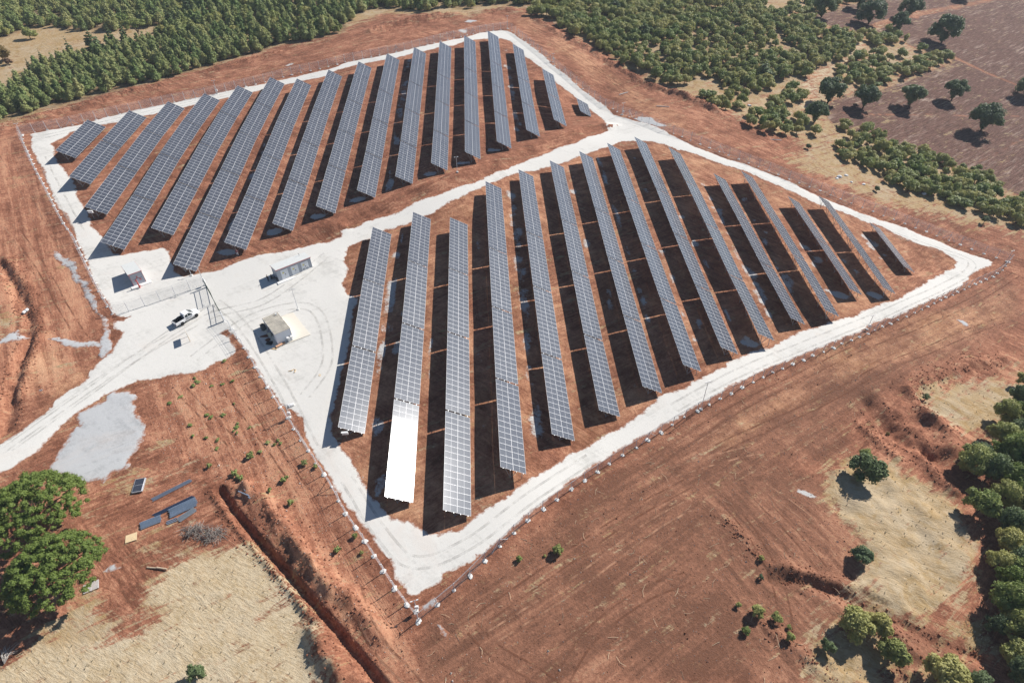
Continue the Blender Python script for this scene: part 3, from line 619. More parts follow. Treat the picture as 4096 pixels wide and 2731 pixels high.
def rut_mat(name, col, lo, hi, mx_=.75):
    m, t, b = mat(name); P = N(t, 'ShaderNodeNewGeometry').outputs['Position']; b.inputs['Base Color'].default_value = (*col, 1); b.inputs['Roughness'].default_value = .95; b.inputs['Specular IOR Level'].default_value = .1
    L(t, ramp(t, noise(t, P, .5, 5, .7), lo, hi, 0, mx_), b.inputs['Alpha']); return m
RUTS = rut_mat('earth_rut', (.20, .085, .05), .42, .62); RUTP = rut_mat('packed_earth_rut', (.50, .27, .17), .42, .62); RUTG = rut_mat('gravel_rut', (.50, .485, .455), .38, .72, .5)
def ruts(line, m, wd=.28, gauge=1.7, lift=.03):
    q = resample_(line, .8); d = np.gradient(q, axis=0); d /= np.hypot(*d.T)[:, None]; nrm = np.stack([-d[:, 1], d[:, 0]], 1); vs = []; fs = []
    for s in (-.5, .5):
        c = q + nrm * s * gauge + np.stack([.12 * fbm(q[:, 0], q[:, 1], 3, 2, 5)] * 2, 1); k = len(vs)
        for i in range(len(c)):
            for e in (-.5, .5):
                p = c[i] + nrm[i] * e * wd; vs.append((p[0], p[1], float(hz(p[0], p[1])) + lift))
            if i: fs.append((k + 2 * i - 2, k + 2 * i - 1, k + 2 * i + 1, k + 2 * i))
    me = bpy.data.meshes.new('wheel_ruts'); me.from_pydata(vs, [], fs); struct(link('wheel_ruts', me, m), label='pair of wheel ruts')
def resample_(P_, sp_):
    from math import ceil
    P_ = np.asarray(P_, float); t0 = np.arange(len(P_)); tt = np.linspace(0, len(P_) - 1, 12 * len(P_))
    def cr(v):                                             # smooth curve through the marks
        i = np.clip(np.floor(tt).astype(int), 0, len(v) - 2); f = tt - i; g = lambda k: v[np.clip(k, 0, len(v) - 1)]
        a, b_, c, d_ = g(i - 1), g(i), g(i + 1), g(i + 2); return .5 * (2 * b_ + (c - a) * f + (2 * a - 5 * b_ + 4 * c - d_) * f ** 2 + (3 * b_ - a - 3 * c + d_) * f ** 3)
    Q = np.stack([cr(P_[:, 0]), cr(P_[:, 1])], 1); d = np.r_[0, np.cumsum(np.hypot(*np.diff(Q, axis=0).T))]; n = max(2, int(d[-1] / sp_)); u = np.linspace(0, d[-1], n)
    return np.stack([np.interp(u, d, Q[:, 0]), np.interp(u, d, Q[:, 1])], 1)
for ln_, m_ in ((W('BC', (900, 1180), (1500, 760), (2000, 420), (2352, 230)), RUTS), (W('BC', (1000, 1280), (1600, 900), (2100, 520), (2352, 380)), RUTP), (W('MR', (150, 1500), (700, 1180), (1400, 860), (2100, 560), (2352, 380)), RUTP), (W('MR', (100, 1420), (700, 1090), (1300, 800), (1900, 560), (2300, 330)), RUTS), (W('MR', (300, 1500), (900, 1230), (1500, 920), (2200, 640)), RUTS),
  (W('BR', (0, 150), (300, 60), (560, 0)), RUTP), (W('BR', (330, 330), (520, 560), (700, 900), (760, 1250)), RUTS), (W('BR', (500, 260), (760, 520), (1000, 800)), RUTS), (W('BR', (600, 250), (900, 470), (1120, 700)), RUTP), (W('BC', (900, 1200), (1100, 1380), (1350, 1520), (1500, 1640)), RUTS), (W('BC', (1500, 1567), (1700, 1250), (2050, 980), (2352, 860)), RUTS), (W('BC', (120, 950), (230, 1250), (450, 1500), (560, 1640)), RUTS), (W('BC', (180, 1150), (330, 1380), (520, 1567)), RUTP),
  (W('ML', (120, 60), (300, 320), (430, 560), (560, 760)), RUTS), (W('ML', (60, 0), (260, 300), (400, 620)), RUTP), (W('ML', (1500, 1050), (1800, 1450), (2050, 1800)), RUTS), (W('ML', (1200, 1090), (1600, 1500)), RUTS), (W('TL', (0, 1000), (120, 1200), (260, 1480)), RUTP), (W('TC', (1200, 110), (1500, 330), (1900, 640), (2300, 860)), RUTP), (W('TC', (1300, 180), (1700, 420), (2100, 700)), RUTS), (W('TL', (300, 800), (900, 640), (1500, 500), (2200, 330)), RUTP), (W('TR', (0, 700), (500, 920), (1000, 1150), (1700, 1400)), RUTP), (W('TR', (250, 1010), (700, 1170), (1300, 1400), (1900, 1560)), RUTP), (W('BL', (830, 800), (880, 950), (960, 1020)), RUTS)):
    ruts(ln_, m_)
for ln_ in (W('ML', (0, 1520), (400, 1240), (900, 900), (1400, 620), (1800, 500), (2200, 200)), W('ML', (60, 1500), (600, 1120), (1100, 760), (1420, 560)), W('ML', (1450, 520), (1650, 700), (1900, 1100), (2100, 1500)), W('BC', (60, 200), (300, 560), (520, 760), (900, 620), (1300, 320), (1700, 60)), W('MR', (0, 1230), (600, 920), (1200, 680), (1800, 420), (2000, 260), (1700, 140), (1300, 10)), W('TR', (100, 960), (600, 1130), (1200, 1390)), W('TL', (280, 1060), (420, 1350), (540, 1560)), W('TL', (300, 920), (900, 780), (1600, 620)), W('ML', (1300, 900), (1700, 620), (2100, 560), (2200, 900), (2050, 1150))):
    ruts(ln_, RUTG, .42, 1.8, .104)

# ---------------------------------------------------------------- solar tables
def glass_mat():
    m, t, b = mat('solar_glass')
    oi = N(t, 'ShaderNodeObjectInfo'); tc = N(t, 'ShaderNodeTexCoord'); uv = tc.outputs['Object']
    # busbar grain along the panel, very fine
    wv = N(t, 'ShaderNodeTexWave', wave_type='BANDS', bands_direction='Y', Scale=14.0); L(t, uv, wv.inputs['Vector'])
    dust = noise(t, uv, 1.4, 5, .7)
    c = mixc(t, ramp(t, wv.outputs['Fac'], 0, 1, 0, .25), (.018, .027, .050), (.040, .052, .078))
    c = mixc(t, ramp(t, dust, .45, .8, .05, .16), c, (.36, .33, .30))
    c = mixc(t, math_(t, 'MULTIPLY', oi.outputs['Random'], .05), c, (.25, .27, .32))
    L(t, c, b.inputs['Base Color']); b.inputs['Roughness'].default_value = .155; b.inputs['IOR'].default_value = 1.5; b.inputs['Specular IOR Level'].default_value = .17
    # dusty film: a wide soft lobe beside the sharp one
    g = N(t, 'ShaderNodeBsdfGlossy', Roughness=.5); g.inputs['Color'].default_value = (.80, .86, .96, 1)
    mx = N(t, 'ShaderNodeMixShader'); mx.inputs[0].default_value = .022
    o = [n for n in t.nodes if n.type == 'OUTPUT_MATERIAL'][0]
    L(t, b.outputs[0], mx.inputs[1]); L(t, g.outputs[0], mx.inputs[2]); L(t, mx.outputs[0], o.inputs[0])
    return m
GLASS = glass_mat()
FRAME = simple('panel_frame', (.70, .71, .74), .4, .0, spec=.5)
BACK = simple('panel_back', (.62, .63, .64), .6)
STEEL = simple('galvanised_steel', (.46, .48, .50), .42, .75, .2, 6.0)
PW, PL, PT = 1.134, 2.278, .035                              # module width, length, thickness
def module_mesh():
    mb = MB(); fr = .024; se = .011
    z1 = PT; z0 = 0.0; x0, x1, y0, y1 = 0, PL, 0, PW; xm = PL / 2
    mb.add([(x0, y0, z0), (x1, y0, z0), (x1, y1, z0), (x0, y1, z0)], [(0, 3, 2, 1)], 2)
    # frame top rim as strips, slightly proud of the glass
    for a, b_, c, d in ((x0, x1, y0, y0 + fr), (x0, x1, y1 - fr, y1), (x0, x0 + fr, y0 + fr, y1 - fr), (x1 - fr, x1, y0 + fr, y1 - fr)):
        mb.add([(a, c, z1), (b_, c, z1), (b_, d, z1), (a, d, z1)], [(0, 1, 2, 3)], 1)
    mb.add([(xm - se, y0 + fr, z1 - .002), (xm + se, y0 + fr, z1 - .002), (xm + se, y1 - fr, z1 - .002), (xm - se, y1 - fr, z1 - .002)], [(0, 1, 2, 3)], 1)
    for a, b_ in ((x0 + fr, xm - se), (xm + se, x1 - fr)):
        mb.add([(a, y0 + fr, z1 - .005), (b_, y0 + fr, z1 - .005), (b_, y1 - fr, z1 - .005), (a, y1 - fr, z1 - .005)], [(0, 1, 2, 3)], 0)
    for p, q in (((x0, y0), (x1, y0)), ((x1, y0), (x1, y1)), ((x1, y1), (x0, y1)), ((x0, y1), (x0, y0))):
        mb.add([(*p, z0), (*q, z0), (*q, z1), (*p, z1)], [(0, 1, 2, 3)], 1)
    me = mb.mesh('solar_panel')
    for x in (GLASS, FRAME, BACK): me.materials.append(x)
    return me
MOD = module_mesh()
AL = 0.5323; cw, sw = math.cos(AL), math.sin(AL)
PITCH = (18.449 - PW) / 15
ordn = ['first', 'second', 'third', 'fourth', 'fifth', 'sixth', 'seventh', 'eighth', 'ninth', 'tenth', 'eleventh', 'twelfth', 'thirteenth', 'fourteenth', 'fifteenth', 'sixteenth', 'seventeenth']
purl_cache = {}
def purlin_mesh(L_):
    k = round(L_, 1)
    if k not in purl_cache:
        me = MB().box((0, k / 2, 0), (.07, k, .09)).mesh('purlin'); me.materials.append(STEEL); purl_cache[k] = me
    return purl_cache[k]
nmod = 0
for nm, X, ys, zs, sh in ROWS:
    nseg = len(ys) - 1; blk = 'upper' if nm[0] == 'A' else 'lower'; num = int(nm[1:]) - 1
    for i in range(nseg):
        short = sh and i == nseg - 1; n = 8 if short else 16
        Lt = 17.0 * 0 + (n - 1) * PITCH + PW
        ya, yb, za, zb = ys[i], ys[i + 1], zs[i] + CZ, zs[i + 1] + CZ
        if i == 0: pass
        else: ya += .17
        s = math.atan2(zb - za, yb - ya)
        vdir = Vector((0, math.cos(s), math.sin(s))); wdir = Vector((cw, 0, -sw)); wdir = (wdir - vdir * wdir.dot(vdir)).normalized(); ndir = wdir.cross(vdir).normalized()
        za += (ya - ys[i]) * math.tan(s)
        zb += .06; za += .06; a0 = Vector((X + .03, ya, za))
        if short: a0 = Vector((X + .03, yb, zb)) - vdir * Lt
        mid_ = a0 + vdir * Lt / 2 + wdir * 2.29
        base = Vector((mid_.x, mid_.y, float(hz(mid_.x, mid_.y))))
        if nseg == 1: pos_ = 'the only table in that row'
        else: pos_ = ('short ' if short else '') + ordn[i] + ' table from near end'
        T = thing('solar_table', f'solar table, {blk} block, {ordn[num]} row from left, {pos_}', 'solar panels', base, 0, 'solar tables in the ' + blk + ' block')
        R0 = Matrix((wdir, vdir, ndir)).transposed()
        for k in range(n):
            for j in range(2):
                o = bpy.data.objects.new('solar_panel', MOD); C.objects.link(o); o.parent = T
                jit = Matrix.Rotation(random.gauss(0, .0022), 3, 'X') @ Matrix.Rotation(random.gauss(0, .0022), 3, 'Y')
                o.matrix_local = Matrix.Translation(a0 + vdir * (k * PITCH) + wdir * (j * (PL + .022)) - base) @ (R0 @ jit).to_4x4(); nmod += 1
        for wv_ in (.5, 1.75, 2.85, 4.1):
            o = bpy.data.objects.new('purlin', purlin_mesh(Lt + .26)); C.objects.link(o); o.parent = T
            o.matrix_local = Matrix.Translation(a0 + wdir * wv_ - vdir * .13 - ndir * .05 - base) @ R0.to_4x4()
        nf = 5 if n == 16 else 3
        for k in range(nf):
            vv_ = .7 + (Lt - 1.4) * k / (nf - 1); o0 = a0 + vdir * vv_
            mb = MB(); pt = lambda w_, dn=.14: o0 + wdir * w_ - ndir * dn - base
            gr = lambda x_: Vector((x_, o0.y, float(hz(x_, o0.y)) - .25)) - base
            xb = (o0 + wdir * 1.75).x; foot = gr(xb); foot.z += .25 + .25
            mb.bar(pt(.25), pt(4.35), .07, .10); mb.bar(gr(xb), pt(1.75), .09); mb.bar(foot, pt(.55), .06); mb.bar(foot, pt(3.5), .06)
            f2 = gr((o0 + wdir * 3.9).x); mb.bar(f2, pt(3.9), .08)
            mb.obj('support_frame', STEEL, T)
print('modules', nmod)

# ---------------------------------------------------------------- fences
WHITE = simple('white_paint', (.80, .80, .79), .4, 0, .06)
CONC = simple('cement', (.70, .69, .66), .9, 0, .15, 4)
POSTM = simple('post_zinc', (.62, .63, .65), .5, .2, .12, 5)
def wire_mat():
    m, t, b = mat('wire_netting'); uv = N(t, 'ShaderNodeTexCoord').outputs['UV']
    sp_ = N(t, 'ShaderNodeSeparateXYZ'); L(t, uv, sp_.inputs[0]); x, y = sp_.outputs[0], sp_.outputs[1]
    def band(v): return math_(t, 'LESS_THAN', math_(t, 'FRACT', math_(t, 'MULTIPLY', v, 11.0)), .10)
    k = math_(t, 'MAXIMUM', band(math_(t, 'ADD', x, y)), band(math_(t, 'ADD', math_(t, 'SUBTRACT', x, y), 50.0)))
    b.inputs['Base Color'].default_value = (.62, .63, .66, 1); b.inputs['Roughness'].default_value = .5; b.inputs['Metallic'].default_value = .2
    L(t, k, b.inputs['Alpha']); return m
NET = wire_mat()
def resample(P_, sp_):
    P_ = np.asarray(P_); d = np.r_[0, np.cumsum(np.hypot(*np.diff(P_, axis=0).T))]; n = max(1, round(d[-1] / sp_)); t_ = np.linspace(0, d[-1], n + 1)
    return np.stack([np.interp(t_, d, P_[:, 0]), np.interp(t_, d, P_[:, 1])], 1)
_foot = []
for k in range(5):
    mb = MB(); bm = bmesh.new(); bmesh.ops.create_icosphere(bm, subdivisions=2, radius=1)
    for v_ in bm.verts:
        q = .75 + .5 * random.random(); v_.co = Vector((v_.co.x * .40 * q, v_.co.y * .34 * q, max(v_.co.z, -.3) * .12))
    me = bpy.data.meshes.new('footing'); bm.to_mesh(me); bm.free(); me.materials.append(CONC); _foot.append(me)
def fence(name, label, line, out, sp=2.9, H=2.15, braces=True, foot=True):
    P_ = resample(line, sp); base = onland(P_[0])
    T = thing(name, label, 'fence', base)
    d = P_[-1] - P_[0]; postm = None
    tops = []
    o_ = np.array(out, float); o_ /= np.hypot(*o_)
    mb = MB(); mb.box((0, 0, H / 2 - .05), (.085, .085, H + .1)); mb.bar((0, 0, H - .02), (o_[0] * .28, o_[1] * .28, H + .33), .07)
    pm = mb.mesh('post'); pm.materials.append(POSTM)
    for i, p in enumerate(P_):
        g = onland(p); o = link('post', pm, None, T, g - base)
        o.rotation_euler = (random.gauss(0, .012), random.gauss(0, .012), 0)
        if foot:
            f = link('footing', random.choice(_foot), None, T, g - base + Vector((random.uniform(-.15, .15), random.uniform(-.15, .15), .02)))
            f.rotation_euler.z = random.uniform(0, 6.28); s_ = random.uniform(.7, 1.25); f.scale = (s_, s_, s_)
        tops.append(g)
        if braces and i % 11 == 5 and 0 < i < len(P_) - 1:
            for j in (-1, 1):
                q = P_[i] + (P_[i + j] - P_[i]) * .55; gq = onland(q)
                MB().bar(g - base + Vector((0, 0, H * .85)), gq - base, .07).obj('brace', POSTM, T)
    vs = []; fs = []; uvs = []; s = 0
    for i, g in enumerate(tops):
        if i: s += (tops[i] - tops[i - 1]).length
        vs += [g - base + Vector((0, 0, .05)), g - base + Vector((0, 0, H - .05))]; uvs += [(s, 0), (s, H)]
    for i in range(len(tops) - 1): fs.append((2 * i, 2 * i + 2, 2 * i + 3, 2 * i + 1))
    me = bpy.data.meshes.new('netting'); me.from_pydata(vs, [], fs); ul = me.uv_layers.new(name='UVMap')
    for lp in me.loops: ul.data[lp.index].uv = uvs[lp.vertex_index]
    link('netting', me, NET, T)
    for hh, oo in ((H - .05, 0), (H + .14, .14), (H + .31, .27)):
        mb = MB(); mb.tube([g - base + Vector((o_[0] * oo, o_[1] * oo, hh)) for g in tops], .014, 3); mb.obj('top_wire', POSTM, T)
    return P_
F_LEFT = WW(('S', (86.5, 541), (99, 584), (114, 611), (136, 666), (160, 709)), ('TL', (320, 1290), (390, 1430), (460, 1560)), ('ML', (505, 100), (565, 230), (622, 350), (672, 450), (722, 540), (758, 598)))
F_FRONT = WW(('S', (452, 1256), (524, 1246.5), (587.7, 1222), (648.5, 1203.4), (710.2, 1181.9), (768.2, 1158.5), (822, 1142)))
F_GATE = WW(('S', (897, 1287),), ('ML', (1560, 710), (1620, 800), (1670, 870), (1720, 965), (1780, 1068), (1850, 1175), (1900, 1262), (1960, 1345), (2010, 1425), (2070, 1515)), ('BC', (0, 318), (50, 425), (120, 535), (195, 640), (260, 745), (335, 855), (405, 975), (490, 1078), (545, 1150)))
F_NEAR = WW(('BC', (545, 1150), (665, 1050), (775, 960), (880, 860), (970, 760), (1065, 680), (1160, 580), (1255, 500), (1350, 420), (1450, 350), (1550, 285), (1645, 215), (1745, 150), (1835, 90), (1920, 35)), ('MR', (10, 1330), (95, 1280), (175, 1235), (350, 1150), (430, 1105), (585, 1025), (735, 960), (890, 895), (1040, 835), (1180, 780), (1330, 718), (1490, 640), (1615, 592), (1720, 538), (1825, 488), (1935, 438), (2045, 388), (2145, 345), (2215, 295), (2250, 250)))
F_RIGHT = WW(('MR', (2250, 250), (2145, 212), (2060, 185), (1970, 150), (1885, 118), (1800, 88), (1720, 55), (1640, 28)), ('TR', (1600, 1520), (1475, 1475), (1325, 1418), (1182, 1362), (1045, 1310), (905, 1252), (778, 1208), (638, 1148), (507, 1098), (380, 1050), (250, 1000), (125, 950), (0, 900)), ('TC', (2197, 885), (2135, 855), (2070, 830), (1960, 785), (1905, 770), (1860, 735), (1803, 720), (1765, 695), (1698, 640), (1635, 590), (1575, 540), (1515, 490), (1465, 450), (1405, 395), (1345, 345), (1295, 305), (1240, 262), (1165, 205), (1142, 195)))
F_TOP = WW(('TC', (1142, 195), (1078, 203), (990, 215), (898, 233), (800, 255), (697, 278), (598, 305), (492, 330), (382, 355), (270, 375), (155, 400), (42, 420)), ('TL', (2250, 440), (2137, 468), (2010, 492), (1905, 520), (1755, 560), (1615, 592), (1485, 625), (1350, 655), (1210, 682), (1065, 712), (912, 748), (765, 775), (605, 818), (447, 852), (272, 882), (145, 908)))
cen_ = np.array((0., 120.))
def outward(l):
    d = l[-1] - l[0]; n_ = np.array((-d[1], d[0])); return n_ if n_ @ (l.mean(0) - cen_) > 0 else -n_
for nm, lab, ln, kw in (('chain_link_fence', 'grey post and netting fence down the far left side of the site', F_LEFT, {}),
                        ('chain_link_fence', 'short netting fence between the far left corner and the dark green gate', F_FRONT, dict(braces=False, foot=False)),
                        ('chain_link_fence', 'netting fence running from the gate down to the nearest bottom corner', F_GATE, {}),
                        ('chain_link_fence', 'netting fence along the nearest edge, from the bottom corner to the far right corner', F_NEAR, dict(sp=3.0)),
                        ('chain_link_fence', 'netting fence on the right side facing the ploughed field and scrub', F_RIGHT, dict(sp=3.0)),
                        ('chain_link_fence', 'netting fence along the back of the site below the pine forest', F_TOP, dict(sp=3.1))):
    fence(nm, lab, ln, outward(ln) if nm else None, **kw)

# ---------------------------------------------------------------- gate
GREEN = simple('dark_green_paint', (.02, .05, .035), .45)
GREYP = simple('grey_paint', (.25, .27, .30), .45)
def gate_leaf(a, b_, H, label):
    # heavy box section frame
    T = thing('gate', label, 'gate', a); d = (b_ - a); d.z = 0; Lx = d.length; dn = d.normalized(); up_ = Vector((0, 0, 1))
    MB().bar(up_ * .15, dn * Lx + up_ * .15, .07).bar(up_ * H, dn * Lx + up_ * H, .07).bar(up_ * .12, up_ * (H + .03), .07).bar(dn * Lx + up_ * .12, dn * Lx + up_ * (H + .03), .07).bar(up_ * H * .62, dn * Lx + up_ * H * .62, .06).obj('gate_frame', GREEN, T)
    n = int(Lx / .14)
    for k in range(1, n): MB().tube([dn * (Lx * k / n) + up_ * .18, dn * (Lx * k / n) + up_ * (H - .03)], .011, 4).obj('bar', GREEN, T)
    MB().box(dn * Lx * .9 + up_ * 1.05, (.12, .12, .16)).obj('lock', GREYP, T)
ga = at('S', 826, 1150); gb_ = at('S', 897, 1285)
gm1 = ga.lerp(gb_, .49); gm2 = ga.lerp(gb_, .52)
gate_leaf(ga + (gm1 - ga) * .03, gm1, 2.0, 'far leaf of the dark green barred entrance gate, hung near the camera mast')
gate_leaf(gb_, gm2, 2.0, 'near leaf of the dark green barred entrance gate, beside the fence that runs downhill')
for p, lab in ((ga, 'stout white gate post at the far end of the green gate'), (gb_, 'stout white gate post at the near end of the green gate')):
    T = thing('gate_post', lab, 'gate post', onland(p), group='gate posts')
    MB().box((0, 0, 1.15), (.18, .18, 2.5)).obj('post', POSTM, T); MB().box((0, 0, 2.42), (.24, .24, .05)).obj('cap', WHITE, T)

# ---------------------------------------------------------------- camera masts and lamps
def mast(u, v, H, label, box=False, r=.045, kind=0):
    g = onland(at('S', u, v)); T = thing('camera_mast', label, 'camera mast', g)
    MB().tube([(0, 0, 0), (0, 0, H)], [r * 1.4, r], 8).obj('pole', WHITE if kind else POSTM, T)
    MB().box((0, 0, .1), (.5, .5, .24)).obj('base', CONC, T)
    MB().bar((0, 0, H - .15), (.35, .1, H - .15), .04).bar((0, 0, H - .1), (-.3, -.1, H - .1), .04).obj('bracket', POSTM, T)
    for s in (1, -1): MB().box((s * .38, s * .1, H - .12), (.3, .13, .13), rz=.25).obj('camera_housing', WHITE, T)
    if box: MB().box((.14, -.1, 1.2), (.5, .25, .6)).obj('cabinet', WHITE, T)
for a in ((1667, 2442, 2.9, 'thin camera mast in the nearest bottom corner of the fence', True), (1159, 1670, 3.3, 'camera mast inside the fence halfway between gate and bottom corner', True),
          (1831, 708, 4.2, 'camera mast with a concrete foot on the bank between the blocks', False), (3467, 1318, 4.0, 'camera mast with white box on the nearest fence, toward the right', True),
          (2803, 1638, 7.0, 'tall thin camera mast at the nearest road edge', False), (2490, 461, 4.0, 'camera mast with white cabinet beside the road fork on the right', True),
          (821, 1142, 5.0, 'tall camera mast standing at the green gate', True), (1193, 1239, 5.2, 'slender mast with white head behind the cream slab', False),
          (767, 1103, 1.9, 'short camera mast under the sixth upper row', False), (90, 545, 3.6, 'camera mast in the far left corner of the fence', False),
          (870, 377, 4.2, 'camera mast with white cabinet at the back fence', True), (2030, 116, 4.6, 'camera mast in the topmost corner of the fence', False),
          (2212, 250, 3.0, 'camera mast with flat head on the upper right fence', True), (4025, 1048, 3.6, 'camera mast in the far right corner of the fence', False)):
    mast(*a)

# ---------------------------------------------------------------- transformer kiosks
WALLG = simple('kiosk_grey_wall', (.44, .47, .52), .6, 0, .05); ROOFC = simple('kiosk_roof', (.66, .67, .65), .6, 0, .08, 1.5); RED = simple('red_trim', (.55, .09, .08), .5)
DOORM = simple('white_door', (.86, .88, .90), .4); YEL = simple('yellow_sign', (.85, .72, .05), .5); BLACK = simple('black_plastic', (.015, .015, .018), .5); SLAB = simple('pale_concrete', (.80, .79, .77), .85, 0, .04); DARKT = simple('dark_text', (.05, .06, .08), .6)
def kiosk(name, label, fl, fr, depth, H, roofov):
    base = onland(fl); d = fr - fl; d.z = 0; wdt = d.length; rz = math.atan2(d.y, d.x)
    T = thing(name, label, 'kiosk', base, rz)
    MB().box((wdt / 2, depth / 2, H / 2 + .1), (wdt, depth, H)).obj('wall', WALLG, T)
    MB().box((wdt / 2 + .1, depth / 2 - .25, -.12), (wdt + 1.5, depth + 1.4, .5)).obj('plinth', SLAB, T)
    # sloping roof with red fascia
    z0 = H + .12; o = roofov
    vs = [(-o, -o - .05, z0 + .20), (wdt + o, -o - .05, z0 + .20), (wdt + o, depth + o, z0 + .05), (-o, depth + o, z0 + .05)]
    lo = [(a, b_, c - .16) for a, b_, c in vs]
    mb = MB(); mb.add([(a, b_, c + .012) for a, b_, c in vs] + [(a * 1.0, b_, c - .015) for a, b_, c in vs], [(0, 1, 2, 3), (4, 7, 6, 5), (0, 4, 5, 1), (1, 5, 6, 2), (2, 6, 7, 3), (3, 7, 4, 0)]); mb.obj('roof', ROOFC, T)
    mb = MB()
    for i in range(4):
        a, b_ = Vector(lo[i]) + Vector((0, 0, .08)), Vector(lo[(i + 1) % 4]) + Vector((0, 0, .08)); mb.bar(a, b_, .05, .12)
    mb.obj('fascia', RED, T)
    mb = MB()
    for x_ in (0, wdt):
        for y_ in (0, depth): mb.box((x_, y_, H / 2 + .1), (.07, .07, H))
    mb.obj('corner_trim', RED if wdt < 5 else WALLG, T)
    return T, wdt
fl, fr = at('S', 536.9, 1146), at('S', 586, 1127.6)
K1, wd1 = kiosk('switch_kiosk', 'small grey kiosk with red trim and a striped red letter A, inside the gate', fl, fr, 5.0, 2.65, .12)
for k in range(9):                                           # striped letter A, sheared stripes
    t_ = k / 8; half = .12 + .52 * t_; z_ = 2.02 - t_ * 1.05
    if k == 4: continue
    if t_ < .5: MB().box((wd1 / 2, -.012, z_), (half * 1.5, .02, .07)).obj('letter_stripe', RED, K1)
    else:
        for s in (-1, 1): MB().box((wd1 / 2 + s * half * .85, -.012, z_), (.34, .02, .07)).obj('letter_stripe', RED, K1)
MB().box((wd1 / 2, -.014, 1.50), (1.75, .02, .05)).obj('letter_line', DARKT, K1)
fl, fr = at('S', 1118, 1126.3), at('S', 1249.7, 1068.9)
K2, wd2 = kiosk('transformer_kiosk', 'long grey kiosk with three white double doors and red roof edge', fl, fr, 2.7, 2.6, .14)
for k in range(3):
    xc = wd2 * (.205 + .30 * k); dw = wd2 * .205; D = MB().box((xc, -.02, 1.25), (dw, .05, 2.15)).obj('door', DOORM, K2)
    MB().box((xc, -.052, 1.25), (.02, .012, 2.1)).obj('seam', GREYP, D)
    MB().box((xc + .12, -.07, 1.2), (.10, .05, .2)).obj('handle', BLACK, D)
    MB().box((xc - dw * .2, -.052, 1.62), (.34, .012, .2)).obj('warning_sign', YEL, D)
    MB().box((xc - dw * .2, -.052, 1.86), (.14, .012, .12)).obj('warning_sign', DARKT if k == 0 else YEL, D)
    MB().box((xc + dw * .25, -.052, 1.95), (.10, .012, .12)).obj('small_plate', YEL if k == 1 else GREYP, D)
    if k == 2:
        for s in (-1, 1):
            for q in range(5): MB().box((xc + s * dw * .25, -.055, .42 + q * .1), (dw * .34, .02, .05)).obj('louvre', GREYP, D)
MB().tube([(wd2 * .82, 2.2, 2.7), (wd2 * .82, 2.2, 3.25), (wd2 * .82 - .15, 2.2, 3.4)], .045, 8).obj('vent_pipe', BLACK, K2)

# ---------------------------------------------------------------- site container
CORR = simple('corrugated_sheet', (.66, .61, .52), .5, .15, .35, .7); PANW = simple('container_panel', (.76, .79, .83), .5, 0, .04); PANF = simple('container_frame', (.72, .72, .78), .5)
fl, fr = at('S', 1114.2, 1381), at('S', 1172.2, 1355)
base = onland(fl); d = fr - fl; wdc = d.length; rz = math.atan2(d.y, d.x); dep = 6.2
T = thing('site_container', 'white site container with a corrugated tin roof', 'container', base, rz)
Hc = 2.55
MB().box((wdc / 2, dep / 2, Hc / 2 + .12), (wdc, dep, Hc)).obj('wall', PANW, T)
mb = MB()
for x_ in (0, wdc):
    for y_ in (0, dep): mb.box((x_, y_, Hc / 2 + .12), (.12, .12, Hc + .02))
mb.bar((0, 0, .17), (wdc, 0, .17), .12).bar((0, 0, Hc + .1), (wdc, 0, Hc + .1), .12).bar((0, 0, Hc + .1), (0, dep, Hc + .1), .12).bar((wdc, 0, Hc + .1), (wdc, dep, Hc + .1), .12); mb.obj('frame', PANF, T)
nrib = 14; rw = wdc + .30
for k in range(nrib):
    x_ = -.15 + rw * (k + .5) / nrib
    MB().add([(x_ - rw / nrib / 2, -.15, Hc + .20), (x_ - rw / nrib * .18, -.15, Hc + .29), (x_ + rw / nrib * .18, -.15, Hc + .29), (x_ + rw / nrib / 2, -.15, Hc + .20),
              (x_ - rw / nrib / 2, dep + .15, Hc + .26), (x_ - rw / nrib * .18, dep + .15, Hc + .35), (x_ + rw / nrib * .18, dep + .15, Hc + .35), (x_ + rw / nrib / 2, dep + .15, Hc + .26)],
             [(0, 1, 5, 4), (1, 2, 6, 5), (2, 3, 7, 6), (0, 3, 2, 1), (4, 5, 6, 7)]).obj('roof_sheet', CORR, T)
MB().box((wdc * .85, dep - .6, Hc + .5), (.3, .3, .3)).obj('roof_box', WHITE, T)
MB().box((-.02, dep * .62, 1.2), (.06, .85, 2.0)).obj('door', simple('brown_door', (.10, .045, .03), .6), T)
MB().box((-.02, dep * .3, 1.5), (.05, 1.0, .8)).obj('window', simple('dark_glass', (.02, .03, .04), .1), T)
cont = T
CREAM = simple('cream_slab', (.74, .68, .58), .85, 0, .05)
s0 = at('S', 1107, 1392); s1 = at('S', 1242, 1341); s2 = at('S', 1172, 1251)
s3 = s2 + (s0 - s1)
mb = MB(); c4 = [s0, s1, s2, s3]; zt = base.z + .16
mb.add([(p.x, p.y, float(hz(p.x, p.y)) + .20) for p in c4] + [(p.x, p.y, float(hz(p.x, p.y)) - .4) for p in c4], [(0, 1, 2, 3), (0, 4, 5, 1), (1, 5, 6, 2), (2, 6, 7, 3), (3, 7, 4, 0)])
struct(mb.obj('concrete_slab', CREAM), label='cream concrete slab beside the container')
p_ = at('S', 1106, 1392); q_ = at('S', 1141, 1374)
tag(MB().bar(Vector((p_.x, p_.y, zt + .1)), Vector((q_.x, q_.y, zt + .14)), .55, .08).obj('plank', simple('orange_wood', (.62, .36, .22), .7, 0, .2, 3)), 'orange brown plank lying in front of the container', 'plank')
BUCK = simple('bucket_white', (.78, .78, .77), .4)
